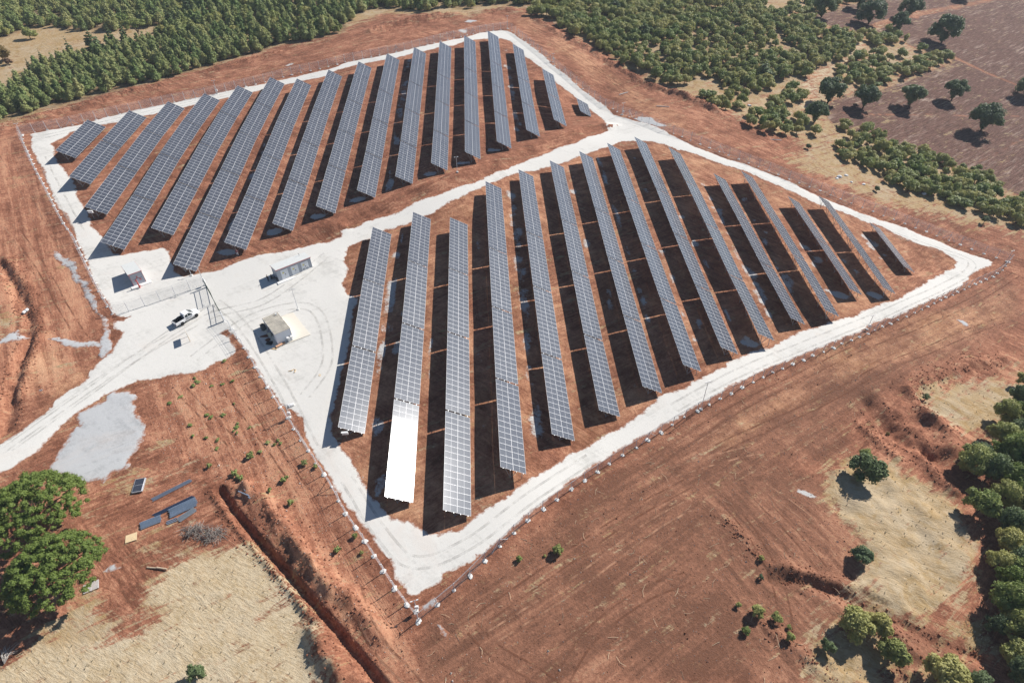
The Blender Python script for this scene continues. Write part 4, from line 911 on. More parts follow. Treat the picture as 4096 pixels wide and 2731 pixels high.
for u, v, lab in ((1159, 1366, 'white bucket against the container wall, left one of the pair'), (1168, 1361, 'white bucket at the container corner, right one of the pair')):
    g = at('S', u, v); T = thing('bucket', lab, 'bucket', (g.x, g.y, zt + .1), group='buckets by the container')
    MB().tube([(0, 0, 0), (0, 0, .85)], [.28, .36], 14).obj('body', BUCK, T); MB().tube([(0, 0, .84), (0, 0, .89)], .39, 14).obj('lid', BUCK, T); MB().tube([(.37, 0, .75), (.45, 0, .5), (.37, 0, .45)], .02, 5).obj('handle', GREYP, T)
g = onland(at('S', 1056, 1318)); T = thing('water_tank', 'dark round water tank standing behind the container', 'tank', g)
MB().tube([(0, 0, 0), (0, 0, 1.1), (0, 0, 1.3), (0, 0, 1.36)], [.5, .5, .38, .2], 18).obj('body', simple('tank_grey', (.06, .075, .085), .45), T, True); MB().tube([(0, 0, 1.34), (0, 0, 1.42)], .17, 12).obj('lid', BLACK, T); MB().tube([(0, 0, .5), (0, 0, .56)], .515, 18).obj('band', GREYP, T)
RUST = simple('rusty_scrap', (.17, .06, .035), .8, 0, .3, 3); TAN = simple('plywood', (.60, .44, .26), .7, 0, .15, 2)
g = onland(at('S', 1083, 1345)); T = thing('standpipe', 'pale grey cabinet with a tap on the shaded container side', 'cabinet', g); MB().box((0, 0, .6), (.6, .6, 1.2)).obj('body', simple('cabinet_green_grey', (.35, .40, .38), .6), T); MB().box((0, 0, 1.23), (.68, .68, .06)).obj('lid', GREYP, T); MB().tube([(-.3, 0, .8), (-.5, 0, .8), (-.5, 0, .65)], .04, 6).obj('tap', BLACK, T)
for u, v, lab, sz, m_ in ((1058, 1345, 'rusty sheet leaning low in the container shade', (1.6, .7, .1), RUST), (1072, 1360, 'rusty offcut plate on the ground in the container shade', (.9, .8, .12), RUST), (1089, 1387, 'small light grey board near the container corner', (.7, .5, .06), BUCK), (1079, 1374, 'heap plate of dark scrap by the container corner', (1.1, .9, .25), BLACK), (1094, 1396, 'short tan plank poking out past the container', (1.4, .4, .08), TAN), (1166, 1124, 'thin', None, None)):
    if sz is None: continue
    g = onland(at('S', u, v)); o = MB().box((0, 0, sz[2] / 2 + .04), sz, rz=random.uniform(-.6, .9)).box((.1, .1, sz[2] + .08), (sz[0] * .5, sz[1] * .4, .08), rz=.4).obj('scrap_board', m_, None, False, g); tag(o, lab, 'board', 'boards around the container')

# ---------------------------------------------------------------- pickup truck
CARW = simple('car_white', (.86, .86, .86), .22, 0, 0); CARG = simple('car_glass', (.02, .035, .04), .06); TYRE = simple('tyre_rubber', (.02, .02, .022), .8); RIM = simple('rim_alloy', (.5, .5, .52), .3, .8); LINER = simple('bed_liner', (.03, .035, .045), .7); LAMP = simple('lamp_glass', (.75, .78, .8), .1); TAILL = simple('tail_lamp', (.45, .02, .03), .25)
rw_ = at('S', 731.8, 1296.8, .3); fw_ = at('S', 786.9, 1264, .3)
ang = math.atan2(fw_.y - rw_.y, fw_.x - rw_.x); wb = 3.0; cx_ = (rw_ + fw_) / 2
side_ = Vector((-math.sin(ang), math.cos(ang), 0)); o0 = onland(cx_ + side_ * .85)
slope_ = math.atan2(float(hz(fw_.x, fw_.y)) - float(hz(rw_.x, rw_.y)), (fw_ - rw_).length)
TR = thing('pickup_truck', 'white double cab pickup parked outside the gate', 'pickup truck', (o0.x, o0.y, o0.z + .06), ang); TR.rotation_euler = (0, -slope_, ang)
def loft(secs, mi=0, cap=True):
    mb = MB(); n = len(secs[0])
    for s in secs: mb.v += [tuple(p) for p in s]
    for i in range(len(secs) - 1):
        for j in range(n): a = i * n + j; b2 = i * n + (j + 1) % n; mb.f.append((a, b2, b2 + n, a + n)); mb.m.append(mi)
    if cap: mb.f.append(tuple(range(n))[::-1]); mb.f.append(tuple((len(secs) - 1) * n + j for j in range(n))); mb.m += [mi, mi]
    return mb
def ysec(x, wtop, wbot, z0, z1, ins=.08): return [(x, -wbot, z0), (x, -wbot - .03, (z0 + z1) / 2), (x, -wtop, z1 - ins), (x, -wtop + ins, z1), (x, wtop - ins, z1), (x, wtop, z1 - ins), (x, wbot + .03, (z0 + z1) / 2), (x, wbot, z0)]
loft([ysec(-.62, .88, .86, .38, 1.02), ysec(.9, .88, .86, .36, 1.04), ysec(1.5, .87, .86, .40, 1.06), ysec(2.1, .80, .80, .42, .98, .12), ysec(2.42, .66, .70, .45, .82, .12)]).obj('body', CARW, TR, True)
loft([[(-.66, -.85, 1.0), (-.66, -.70, 1.60), (-.66, .70, 1.60), (-.66, .85, 1.0)], [(-.52, -.86, 1.02), (-.48, -.70, 1.78), (-.48, .70, 1.78), (-.52, .86, 1.02)], [(.80, -.86, 1.04), (.58, -.69, 1.77), (.58, .69, 1.77), (.80, .86, 1.04)], [(1.52, -.82, 1.04), (1.45, -.78, 1.09), (1.45, .78, 1.09), (1.52, .82, 1.04)]]).obj('cab', CARW, TR)
mb = MB()
for s in (-1, 1): mb.box((-1.62, s * .83, .80), (2.0, .10, .54)); 
mb.box((-2.60, 0, .80), (.08, 1.72, .54)); mb.box((-.68, 0, .82), (.08, 1.6, .5)); mb.box((-1.62, 0, .5), (2.0, 1.6, .08)); mb.obj('bed', CARW, TR)
mb = MB(); mb.box((-1.64, 0, .57), (1.86, 1.54, .05)); 
for s in (-1, 1): mb.box((-1.64, s * .772, .82), (1.86, .015, .46))
mb.box((-.73, 0, .82), (.015, 1.5, .46)); mb.box((-2.55, 0, .82), (.015, 1.5, .46)); mb.obj('bed_liner', LINER, TR)
MB().add([(1.40, -.70, 1.16), (1.40, .70, 1.16), (.66, .62, 1.74), (.66, -.62, 1.74)], [(0, 1, 2, 3)]).obj('windscreen', CARG, TR)
for s in (-1, 1):
    for x0, x1, x2, x3 in ((.14, 1.02, .52, .14), (-.50, .04, .04, -.44)):
        yb, yt = s * .868, s * .728
        MB().add([(x0, yb, 1.12), (x1, yb * .995, 1.12), (x2, yt, 1.62), (x3, yt, 1.62)], [(0, 1, 2, 3)]).obj('side_window', CARG, TR)
    for x_ in (-.40, .35): MB().box((x_, s * .905, .93), (.16, .03, .04)).obj('door_handle', RIM, TR)
    MB().box((.95, s * .98, 1.14), (.14, .2, .16)).obj('mirror', CARW, TR)
    MB().box((2.33, s * .55, .74), (.14, .3, .16)).obj('headlight', LAMP, TR)
    MB().box((-2.645, s * .76, .82), (.03, .14, .34)).obj('tail_light', TAILL, TR)
    for x_ in (-1.5, 1.5):
        Wh = MB().tube([(x_, s * .68, .38), (x_, s * .95, .38)], .39, 20).obj('wheel', TYRE, TR); MB().tube([(x_, s * .925, .36), (x_, s * .945, .36)], .23, 12).obj('rim', RIM, Wh)
        MB().tube([(x_ + .46 * math.cos(a_), s * .90, .36 + .46 * math.sin(a_)) for a_ in np.linspace(.1, math.pi - .1, 9)], .055, 6).obj('wheel_arch', CARW, TR)
MB().add([(-.672, -.66, 1.10), (-.672, .66, 1.10), (-.672, .60, 1.54), (-.672, -.60, 1.54)], [(0, 1, 2, 3)]).obj('rear_window', CARG, TR)
MB().box((2.44, 0, .5), (.14, 1.4, .2)).obj('bumper', CARW, TR); MB().box((-2.72, 0, .48), (.12, 1.6, .14)).obj('rear_bumper', RIM, TR); MB().box((2.40, 0, .70), (.06, .7, .14)).obj('grille', BLACK, TR)

# ---------------------------------------------------------------- notice board, red standpipe, and bits in the yard
g = onland(at('S', 757, 1357)); dv = Vector((g.x, g.y, 0)).normalized()
T = thing('notice_board', 'notice board on two legs seen edge on, in the yard below the pickup', 'notice board', g)
MB().box((0, 0, 1.75), (2.1, .05, 1.0), rz=math.atan2(dv.y, dv.x)).obj('board', WHITE, T)
for s in (-.8, .8): MB().bar(dv * s + Vector((0, 0, -.2)), dv * s + Vector((0, 0, 2.2)), .07).obj('leg', TAN, T)
MB().box((0, 0, .03), (1.0, .6, .1), rz=.4).obj('footing', CONC, T)
g = onland(at('S', 560.5, 1152)); T = thing('fire_hydrant', 'tall red fire hydrant in front of the small kiosk', 'hydrant', g)
MB().tube([(0, 0, 0), (0, 0, .5), (0, 0, 1.9), (0, 0, 2.1)], [.16, .13, .11, .06], 10).obj('pipe', RED, T); MB().tube([(0, 0, .62), (.25, -.05, .62)], .08, 8).obj('outlet', RED, T)
MB().tube([(.30 + .14 * math.cos(a_), -.05, .62 + .14 * math.sin(a_)) for a_ in np.linspace(0, 6.283, 13)], .04, 6).obj('handwheel', RED, T)
g = onland(at('ML', 1960, 985)); o = MB().tube([(-.6, 0, .1), (0, .1, .18), (.3, .5, .1), (.7, .3, .12), (.6, -.3, .1)], .1, 6).obj('bent_timber', TAN, None, False, g); tag(o, 'bent tan timber offcut lying on the gravel yard', 'timber')
for u, v, lab in ((2145, 1005, 'left one of two small tan sticks on the gravel yard'), (2153, 1008, 'right one of two small tan sticks on the gravel yard')):
    o = MB().bar((0, -.4, .06), (.1, .5, .07), .12, .08).obj('stick', TAN, None, False, onland(at('ML', u, v))); tag(o, lab, 'stick', 'tan sticks')

# ---------------------------------------------------------------- steel profiles, panels and boards in the lower left
BLUES = simple('blue_grey_steel', (.33, .41, .52), .38, .45, .15, 3); BLUED = simple('dark_blue_steel', (.07, .11, .20), .4, .4, .2, 3)
def bundle(a, b_, n, wid, m_, label, layers=1, jag=.3):
    a = onland(a); b_ = onland(b_); d = b_ - a; Lb = d.length; rz = math.atan2(d.y, d.x)
    T = thing('steel_profiles', label, 'steel profiles', a, rz, 'bundles of steel profiles'); T.rotation_euler = (0, -math.asin(d.z / Lb), rz)
    for l in range(layers):
        for k in range(n - l):
            y = (k - (n - l - 1) / 2) * wid / n; s = random.uniform(0, jag); z = .1 + l * .1
            MB().box((Lb / 2 + s, y, z), (Lb, wid / n * .42, .09), rz=random.gauss(0, .006)).box((Lb / 2 + s, y + wid / n * .28, z - .03), (Lb, wid / n * .14, .03)).obj('profile', m_, T)
bundle(at('BL', 1015, 345), at('BL', 1280, 212), 5, .75, BLUES, 'long thin bundle of blue grey steel profiles, topmost of the stacks')
bundle(at('BL', 1025, 452), at('BL', 1295, 320), 5, .75, BLUED, 'long bundle of dark blue steel profiles, behind the widest stack')
bundle(at('BL', 1135, 435), at('BL', 1315, 350), 9, 1.9, BLUES, 'widest stack of pale blue steel profiles', 3)
bundle(at('BL', 940, 518), at('BL', 1075, 465), 7, 1.5, BLUES, 'short stack of steel profiles at the lower left of the bundles', 3)
bundle(at('BL', 1195, 480), at('BL', 1308, 405), 6, 1.1, simple('zinc_profiles', (.42, .46, .50), .4, .5, .15), 'grey stack of steel profiles at the lower right of the bundles', 2)
bundle(at('BL', 1110, 500), at('BL', 1178, 473), 3, .8, BLUES, 'small flat pile of short profiles between the two low stacks')
g = onland(at('BL', 945, 245)); e1 = at('BL', 905, 290) ; e2 = at('BL', 960, 285); e3 = at('BL', 925, 197)
rz = math.atan2(e3.y - e1.y, e3.x - e1.x)
T = thing('panel_stack', 'stack of dark solar panels lying on the soil by the grey gravel', 'solar panels', g, rz)
for k in range(4):
    o = link('solar_panel', MOD, None, T, (-1.2 + random.uniform(-.06, .06), -.6 + random.uniform(-.05, .05) + .05 * k, .12 + k * .045)); o.rotation_euler.z = random.gauss(0, .015)
    o.scale = (1.12, 1.25, 1)
MB().box((0, 0, .05), (2.2, 1.1, .1)).obj('pallet', TAN, T)
g = onland(at('BL', 883, 592)); o = MB().box((0, 0, .08), (1.5, 1.35, .06), rz=.35).box((.3, -.1, .125), (.4, .3, .02), rz=.5).obj('plywood_sheet', simple('light_plywood', (.72, .55, .33), .7, 0, .1), None, False, g); tag(o, 'square sheet of tan plywood on the red soil', 'plywood sheet')
g = onland(at('BL', 615, 922)); T = thing('pallet', 'whitish slatted pallet beside the big pine', 'pallet', g, .45)
PALW = simple('weathered_wood', (.66, .62, .60), .8, 0, .15)
for k in range(9): MB().box((0, -.62 + k * .155, .16), (1.9, .10, .03)).obj('slat', PALW, T)
for s in (-.85, 0, .85): MB().box((s, 0, .09), (.12, 1.35, .11)).obj('bearer', PALW, T)
g = onland(at('BL', 1055, 800)); o = MB().tube([(-1.4, .25, .15), (-.1, .05, .16), (0, .1, .2), (1.5, -.2, .14)], [.12, .11, .14, .10], 7).obj('log', simple('peeled_log', (.58, .45, .32), .8, 0, .2, 3), None, False, g); tag(o, 'thin peeled log lying between the soil and straw', 'log')
g = onland(at('BL', 1645, 318)); o = MB().bar((-1.0, .7, .15), (1.0, -.4, .3), .14).bar((-.1, .9, .3), (1.0, -.5, .2), .12).bar((.9, -.5, .12), (1.2, -.8, .3), .2).obj('bracket_scrap', BLUES, None, False, g); tag(o, 'crossed grey metal brackets beside the trench head', 'metal brackets')
g = onland(at('ML', 170, 575)); T = thing('pipe_section', 'short whitish pipe lying in the ditch at the left edge', 'pipe', g); MB().tube([(-.2, -.6, .4), (.15, .6, .45)], .28, 12).obj('pipe', WHITE, T); MB().tube([(-.05, -.1, .42), (.0, .1, .43)], .31, 12).obj('collar', GREYP, T)
g = onland(at('ML', 293, 1135)); T = thing('marker_sign', 'small white marker board on a stick by the ditch', 'marker', g); MB().bar((0, 0, 0), (0, 0, .9), .05).obj('stick', TAN, T); MB().box((0, 0, .9), (.45, .04, .3), rz=.5).obj('board', WHITE, T)
for u, v, lab in ((1166, 1622, 'white cement bag inside the fence halfway down'),):
    o = MB().box((0, 0, .15), (.9, .6, .3), rz=.4).box((.1, .05, .32), (.6, .4, .1), rz=.5).obj('cement_bag', WHITE, None, False, onland(at('S', u, v))); tag(o, lab, 'bag')
for (u, v), lab in (((1355, 1725), 'white inverter box'),): pass
def inverter(row, label):
    nm, X, ys, zs, sh = [r for r in ROWS if r[0] == row][0]; g = Vector((X + 1.0, ys[0] - .35, zs[0] + CZ - 1.1))
    T = thing('inverter', label, 'inverter', g); MB().box((0, 0, 0), (1.0, .25, .6)).obj('case', WHITE, T); MB().box((.0, -.13, .35), (1.1, .35, .04)).obj('lid', WHITE, T); MB().bar((0, .1, -.3), (0, .1, -1.9), .06).bar((0, .1, -.1), (.2, .9, .3), .05).obj('stand', STEEL, T)
inverter('B1', 'white inverter box hung at the near end of the first lower row'); inverter('A3', 'white inverter box at the near end of the third upper row')
for u, v, lab, s_ in ((2696 + 1110 / 1.68, 1190 / 1.68, 'largest white rubbish sack on the dry ground right of the fence', 1.0), (2696 + 1093 / 1.68, 1200 / 1.68, 'white rubbish sack left of the largest one', .7), (2696 + 1155 / 1.68, 1180 / 1.68, 'white rubbish sack nearest the scrub', .8), (2696 + 1678 / 1.68, 1304 / 1.68, 'white sack at the foot of the long scrub belt', .9), (2696 + 1272 / 1.68, 1240 / 1.68, 'white sack beside a dark stump', .7), (2696 + 505 / 1.68, 712 / 1.68, 'white sack at the foot of the winding path', .9), (2696 + 1190 / 1.68, 1225 / 1.68, 'small torn white sack in the rubbish patch', .6)):
    bm = bmesh.new(); bmesh.ops.create_icosphere(bm, subdivisions=2, radius=1)
    for v_ in bm.verts: q = random.uniform(.75, 1.2); v_.co = Vector((v_.co.x * .9 * q, v_.co.y * .6 * q, max(v_.co.z, -.2) * .5 * q))
    me = bpy.data.meshes.new('sack'); bm.to_mesh(me); bm.free(); o = link('rubbish_sack', me, WHITE, None, onland(at('S', u, v))); o.scale = (s_, s_, s_); tag(o, lab, 'sack', 'white sacks')
for u, v, lab in ((2493, 376, 'pale pipe lying beyond the fence under the scrub slope'), (2650, 428, 'longer pale pipe bent on the soil beyond the fence'), (3096, 561, 'white tube at the edge of the bushes')):
    o = MB().tube([(-2, -.4, .15), (0, 0, .15), (2.2, .3, .18)], .12, 6).obj('drain_pipe', simple('pale_pipe', (.6, .6, .58), .6), None, False, onland(at('S', u, v))); o.rotation_euler.z = -.5 if v > 400 else .4; tag(o, lab, 'pipe', 'pipes outside the fence')

# ---------------------------------------------------------------- people and motorcycle
SKIN = simple('skin', (.45, .26, .18), .6); HAIR = simple('dark_hair', (.02, .015, .012), .7)
def person(loc, rz, label, top, legs, pose='stand'):
    T = thing('person', label, 'person', loc, rz)
    J = {}
    if pose == 'stand':
        J = dict(pel=(0, 0, .95), ch=(0, .02, 1.25), nk=(0, .02, 1.47), hd=(0, -.01, 1.56), ht=(0, -.02, 1.72), lk=(.11, -.02, .50), lf=(.13, .03, .08), rk=(-.11, 0, .50), rf=(-.14, .03, .08), le=(.27, .04, 1.13), lh=(.27, -.12, .92), re=(-.27, .04, 1.13), rh=(-.26, -.10, .90))
    else:
        J = dict(pel=(0, 0, .80), ch=(0, -.08, 1.10), nk=(0, -.12, 1.30), hd=(0, -.17, 1.38), ht=(0, -.21, 1.53), lk=(.16, -.42, .72), lf=(.17, -.40, .25), rk=(-.16, -.40, .70), rf=(-.20, -.30, .25), le=(.26, -.18, .98), lh=(.16, -.42, .92), re=(-.26, -.18, .98), rh=(-.14, -.42, .90))
    V_ = []; E_ = []; R_ = []
    def v(p, r): V_.append(p); R_.append(r); return len(V_) - 1
    p = v(J['pel'], .15); c = v(J['ch'], .165); n_ = v(J['nk'], .06); h = v(J['hd'], .085); t_ = v(J['ht'], .075); E_ += [(p, c), (c, n_), (n_, h), (h, t_)]
    for s, k, f in ((1, 'lk', 'lf'), (-1, 'rk', 'rf')):
        hp = v((J['pel'][0] + s * .10, J['pel'][1], J['pel'][2] - .06), .10); kk = v(J[k], .068); ff = v(J[f], .045); to = v((J[f][0], J[f][1] - .17, J[f][2] - .04), .038); E_ += [(p, hp), (hp, kk), (kk, ff), (ff, to)]
    for s, e, hh in ((1, 'le', 'lh'), (-1, 're', 'rh')):
        sh_ = v((J['ch'][0] + s * .19, J['ch'][1], J['ch'][2] + .14), .062); ee = v(J[e], .046); wr = v(J[hh], .034); E_ += [(c, sh_), (sh_, ee), (ee, wr)]
    me = bpy.data.meshes.new('body'); me.from_pydata(V_, E_, []); o = bpy.data.objects.new('body_base', me); C.objects.link(o)
    sk = o.modifiers.new('s', 'SKIN'); ss = o.modifiers.new('u', 'SUBSURF'); ss.levels = 1; ss.render_levels = 1
    for i, r in enumerate(R_): me.skin_vertices[0].data[i].radius = (r, r); me.skin_vertices[0].data[i].use_root = (i == 0)
    dg = bpy.context.evaluated_depsgraph_get(); dg.update(); ev = bpy.data.meshes.new_from_object(o.evaluated_get(dg)); bpy.data.objects.remove(o)
    ev.name = 'body'; ev.materials.clear()
    for m_ in (SKIN, top, legs, BLACK): ev.materials.append(m_)
    pz = J['pel'][2] - .02
    for f in ev.polygons:
        cz = f.center.z; hx = abs(f.center.x)
        hand = (f.center - Vector(J['lh'])).length < .07 or (f.center - Vector(J['rh'])).length < .07
        f.material_index = 0 if (cz > J['nk'][2] + .01 or hand) else (3 if cz < .12 and pose == 'stand' else (1 if (cz > pz and (f.center.y > J['ch'][1] - .3 or hx > .2)) else 2))
        f.use_smooth = True
    link('body', ev, None, T)
    hb_ = MB(); c_ = Vector(J['ht']) + Vector((0, .02, .0)); hb_.tube([c_ + Vector((0, 0, -.08)), c_ + Vector((0, 0, .0)), c_ + Vector((0, -.01, .05))], [.095, .098, .05], 12); hb_.obj('hair', HAIR, T, True)
    f_ = MB(); hc = Vector(J['hd']) + Vector((0, -.09, .05)); f_.box(hc, (.025, .04, .04)); f_.obj('nose', SKIN, T)
    for s in (-1, 1): MB().box(hc + Vector((s * .035, .01, .035)), (.022, .015, .012)).obj('eye', BLACK, T)
    for s, hh in ((1, 'lh'), (-1, 'rh')):
        a = Vector(J[hh]); mb = MB()
        for q in range(4): mb.tube([a + Vector((0, -.03 + q * .018, -.04)), a + Vector((-s * .005, -.035 + q * .02, -.085 - .01 * (1 - abs(q - 1.5)))), a + Vector((-s * .02, -.03 + q * .02, -.115 - .012 * (1 - abs(q - 1.5))))], .008, 5)
        mb.tube([a + Vector((0, -.03, -.02)), a + Vector((-s * .01, -.065, -.055)), a + Vector((-s * .015, -.07, -.08))], .009, 5); mb.obj('fingers', SKIN, T)
    return T
DK = simple('dark_cloth', (.02, .022, .028), .8); NV = simple('navy_cloth', (.03, .035, .05), .8); PK = simple('maroon_cloth', (.20, .08, .09), .8); PB = simple('pale_blue_cloth', (.50, .54, .60), .8)
person(onland(at('S', 1075.5, 1127)), 2.6, 'person in black clothes standing in the shade left of the long kiosk', DK, NV)
person(onland(at('S', 952.5, 1024.5)), .3, 'person in maroon top and pale trousers under the end of an upper row', PK, PB)
g = onland(at('S', 1104, 1122)); T = thing('motorcycle', 'black motorcycle parked against the end wall of the long kiosk', 'motorcycle', g, 2.55)
for x_ in (-.68, .68):
    Wh = MB().tube([(x_ + .27 * math.cos(a_), 0, .31 + .27 * math.sin(a_)) for a_ in np.linspace(0, 2 * math.pi, 17)], .05, 6).obj('wheel', TYRE, T); MB().tube([(x_, -.05, .31), (x_, .05, .31)], .07, 8).obj('hub', RIM, Wh)
MB().tube([(-.6, 0, .45), (-.3, 0, .62), (.35, 0, .72), (.52, 0, .72)], .04, 6).tube([(-.68, .08, .31), (0, .08, .33), (.35, 0, .68)], .03, 6).obj('frame', BLACK, T); MB().box((0, 0, .42), (.38, .24, .30)).obj('engine', RIM, T); MB().tube([(-.05, 0, .80), (.15, 0, .86), (.42, 0, .80)], [.08, .15, .08], 8).obj('fuel_tank', BLACK, T, True)
MB().tube([(-.75, 0, .80), (-.4, 0, .78), (-.05, 0, .80)], [.06, .12, .09], 8).obj('saddle', BLACK, T, True)
for s in (-1, 1): MB().tube([(.68, s * .08, .31), (.48, s * .08, .95)], .025, 6).obj('fork', RIM, T)
MB().tube([(.36, -.36, 1.02), (.48, -.1, .98), (.48, .1, .98), (.36, .36, 1.02)], .02, 6).obj('handlebar', BLACK, T); MB().tube([(.52, 0, .86), (.62, 0, .86)], .09, 10).obj('headlight', LAMP, T); MB().tube([(-.75, -.15, .35), (.1, -.15, .30)], .04, 6).obj('exhaust', RIM, T)
g2 = onland(at('S', 1091, 1123)); person(Vector((g2.x, g2.y, g2.z - .02)), 3.6, 'person in black sitting low beside the motorcycle', DK, NV, 'sit')
T = thing('stool', 'low dark stool under the person sitting by the motorcycle', 'stool', g2); MB().box((0, 0, .62), (.42, .42, .08)).obj('seat', BLACK, T)
for a_ in (-1, 1):
    for b_ in (-1, 1): MB().bar((a_ * .16, b_ * .16, 0), (a_ * .16, b_ * .16, .6), .04).obj('leg', GREYP, T)

# ---------------------------------------------------------------- plants
def leaf_mat(name, c0, c1, c2, sc=.8):
    m, t, b = mat(name); oi = N(t, 'ShaderNodeObjectInfo'); P = N(t, 'ShaderNodeNewGeometry').outputs['Position']
    n = noise(t, P, sc, 4, .7); n2 = noise(t, P, .045, 3, .6)
    c = mixc(t, ramp(t, n, .35, .68), c0, c1); c = mixc(t, math_(t, 'MULTIPLY', math_(t, 'POWER', oi.outputs['Random'], 1.3), .9), c, c2)
    c = mixc(t, ramp(t, n2, .45, .65, 0, .35), c, c2)
    L(t, c, b.inputs['Base Color']); b.inputs['Roughness'].default_value = .55; b.inputs['Specular IOR Level'].default_value = .25
    tr = N(t, 'ShaderNodeBsdfTranslucent'); L(t, c, tr.inputs['Color']); mx = N(t, 'ShaderNodeMixShader'); mx.inputs[0].default_value = .30
    o = [n for n in t.nodes if n.type == 'OUTPUT_MATERIAL'][0]; L(t, b.outputs[0], mx.inputs[1]); L(t, tr.outputs[0], mx.inputs[2]); L(t, mx.outputs[0], o.inputs[0]); return m
LPINE = leaf_mat('pine_needles', (.13, .20, .07), (.29, .39, .13), (.44, .43, .18))
LSCRUB = leaf_mat('oak_scrub_leaves', (.13, .195, .06), (.30, .38, .105), (.48, .44, .16))
LOAK = leaf_mat('field_oak_leaves', (.08, .13, .07), (.15, .21, .10), (.17, .22, .09))
LBIG = leaf_mat('big_pine_needles', (.075, .125, .03), (.24, .32, .07), (.17, .23, .05), 2.2)
LDRY = leaf_mat('yellow_leaves', (.16, .15, .03), (.30, .25, .05), (.2, .12, .05))
BARK = simple('bark', (.12, .08, .06), .9, 0, .2, 4); GREYB = simple('dead_wood', (.30, .26, .23), .9, 0, .25, 4)
def crown_np(lobes, nleaf, size, seed, squash=1.0, spread=.30, updir=.35):
    r_ = np.random.default_rng(seed); lobes = np.array(lobes, float); a = lobes[:, 3] ** 2; pk = r_.choice(len(lobes), nleaf, p=a / a.sum())
    d = r_.normal(size=(nleaf, 3)); d /= np.linalg.norm(d, axis=1)[:, None]; d[:, 2] = np.where(d[:, 2] < -.45, -d[:, 2], d[:, 2])
    rad = lobes[pk, 3] * (1 - spread * r_.random(nleaf) ** 1.5 + .10 * r_.normal(size=nleaf) * .6)
    c = lobes[pk, :3] + d * rad[:, None] * np.array((1, 1, squash))
    n_ = d + .55 * r_.normal(size=(nleaf, 3)); n_[:, 2] += updir; n_ /= np.linalg.norm(n_, axis=1)[:, None]
    t1 = np.cross(n_, r_.normal(size=(nleaf, 3))); t1 /= np.linalg.norm(t1, axis=1)[:, None]; t2 = np.cross(n_, t1)
    s = size * (.6 + .8 * r_.random(nleaf))[:, None]; bend = n_ * s * .25
    V_ = np.stack([c - t1 * s - t2 * s * .6, c + t1 * s - t2 * s * .6 - bend, c + t1 * s * .7 + t2 * s * .7, c - t1 * s * .7 + t2 * s * .7 - bend], 1).reshape(-1, 3)
    F_ = np.arange(nleaf * 4).reshape(-1, 4); return V_, F_
def core(lobes, k=.72):
    mb = MB()
    for x_, y_, z_, r in lobes:
        rr = r * k; pts = [(0, 0, -rr * .8), (0, 0, -rr * .2), (0, 0, rr * .5), (0, 0, rr * .9)]
        mb.tube([(x_ + p[0], y_ + p[1], z_ + p[2]) for p in pts], [rr * .5, rr, rr * .8, rr * .2], 7)
    return mb
def plant_mesh(name, lobes, nleaf, size, seed, leafm, trunk=None, **kw):
    """crown and (for small plants) trunk in one mesh"""
    V_, F_ = crown_np(lobes, nleaf, size, seed, **kw); mb = core(lobes)
    ncore = len(mb.v); 
    if trunk: mb.tube(trunk[0], trunk[1], 6, mi=1)
    allv = np.concatenate([np.array(mb.v), V_]) if mb.v else V_
    faces = [tuple(f) for f in mb.f] + [tuple(int(i) + len(mb.v) for i in f) for f in F_]
    me = bpy.data.meshes.new(name); me.from_pydata(allv.tolist(), [], faces); me.polygons.foreach_set('material_index', mb.m + [0] * len(F_)); me.materials.append(leafm); me.materials.append(BARK); me.update(); return me
def young_pine(seed):
    r_ = random.Random(seed); H = r_.uniform(4.2, 5.6); lobes = []
    for k in range(7):
        t_ = k / 6; R = (1.55 * (1 - t_) ** .8 + .18); z_ = .9 + (H - 1.1) * t_
        for j in range(3 if k < 5 else 1):
            a_ = r_.uniform(0, 6.28); q = R * .48 if k < 5 else 0; lobes.append((q * math.cos(a_), q * math.sin(a_), z_ + r_.uniform(-.2, .2), R * r_.uniform(.5, .72)))
    return plant_mesh('pine_tree', lobes, 620, .17, seed, LPINE, ([(0, 0, 0), (0, 0, H * .8)], [.12, .04]), updir=.5)
def scrub(seed, leafm=None, sc=1.0, n=620, nl=(6, 9), lf=.16, k=1.0, **kw):
    r_ = random.Random(seed); lobes = []; H = r_.uniform(2.4, 3.2) * sc; R = r_.uniform(1.5, 1.9) * sc
    for _ in range(r_.randint(*nl)):
        a_ = r_.uniform(0, 6.28); q = R * r_.uniform(.2, .75); rr = R * r_.uniform(.36, .55) * k; lobes.append((q * math.cos(a_), q * math.sin(a_), max(rr * .8, H * r_.uniform(.35, .78)), rr))
    lobes.append((0, 0, H * .72, R * .6)); return plant_mesh('oak_shrub', lobes, n, lf * sc ** .5, seed, leafm or LSCRUB, ([(0, 0, 0), (0, 0, H * .6)], [.12, .06]), **kw)
def conifer(seed):
    r_ = random.Random(seed); lobes = []; H = 8.5
    for k in range(10):
        t_ = k / 9; R = 1.9 * (1 - t_) + .12; z_ = .8 + (H - 1) * t_
        for j in range(4 if k < 7 else 1):
            a_ = r_.uniform(0, 6.28); q = R * .6 if k < 7 else 0; lobes.append((q * math.cos(a_), q * math.sin(a_), z_, R * .42 + .1))
    return plant_mesh('conifer', lobes, 1300, .2, seed, LOAK, ([(0, 0, 0), (0, 0, H * .9)], [.2, .04]), squash=.6, updir=.2)
PINES = [young_pine(100 + k) for k in range(6)]; SCRUBS = [scrub(200 + k) for k in range(7)]; CONIF = [conifer(300 + k) for k in range(2)]
COARSE = [scrub(230 + k, n=900, sc=1.0) for k in range(5)]

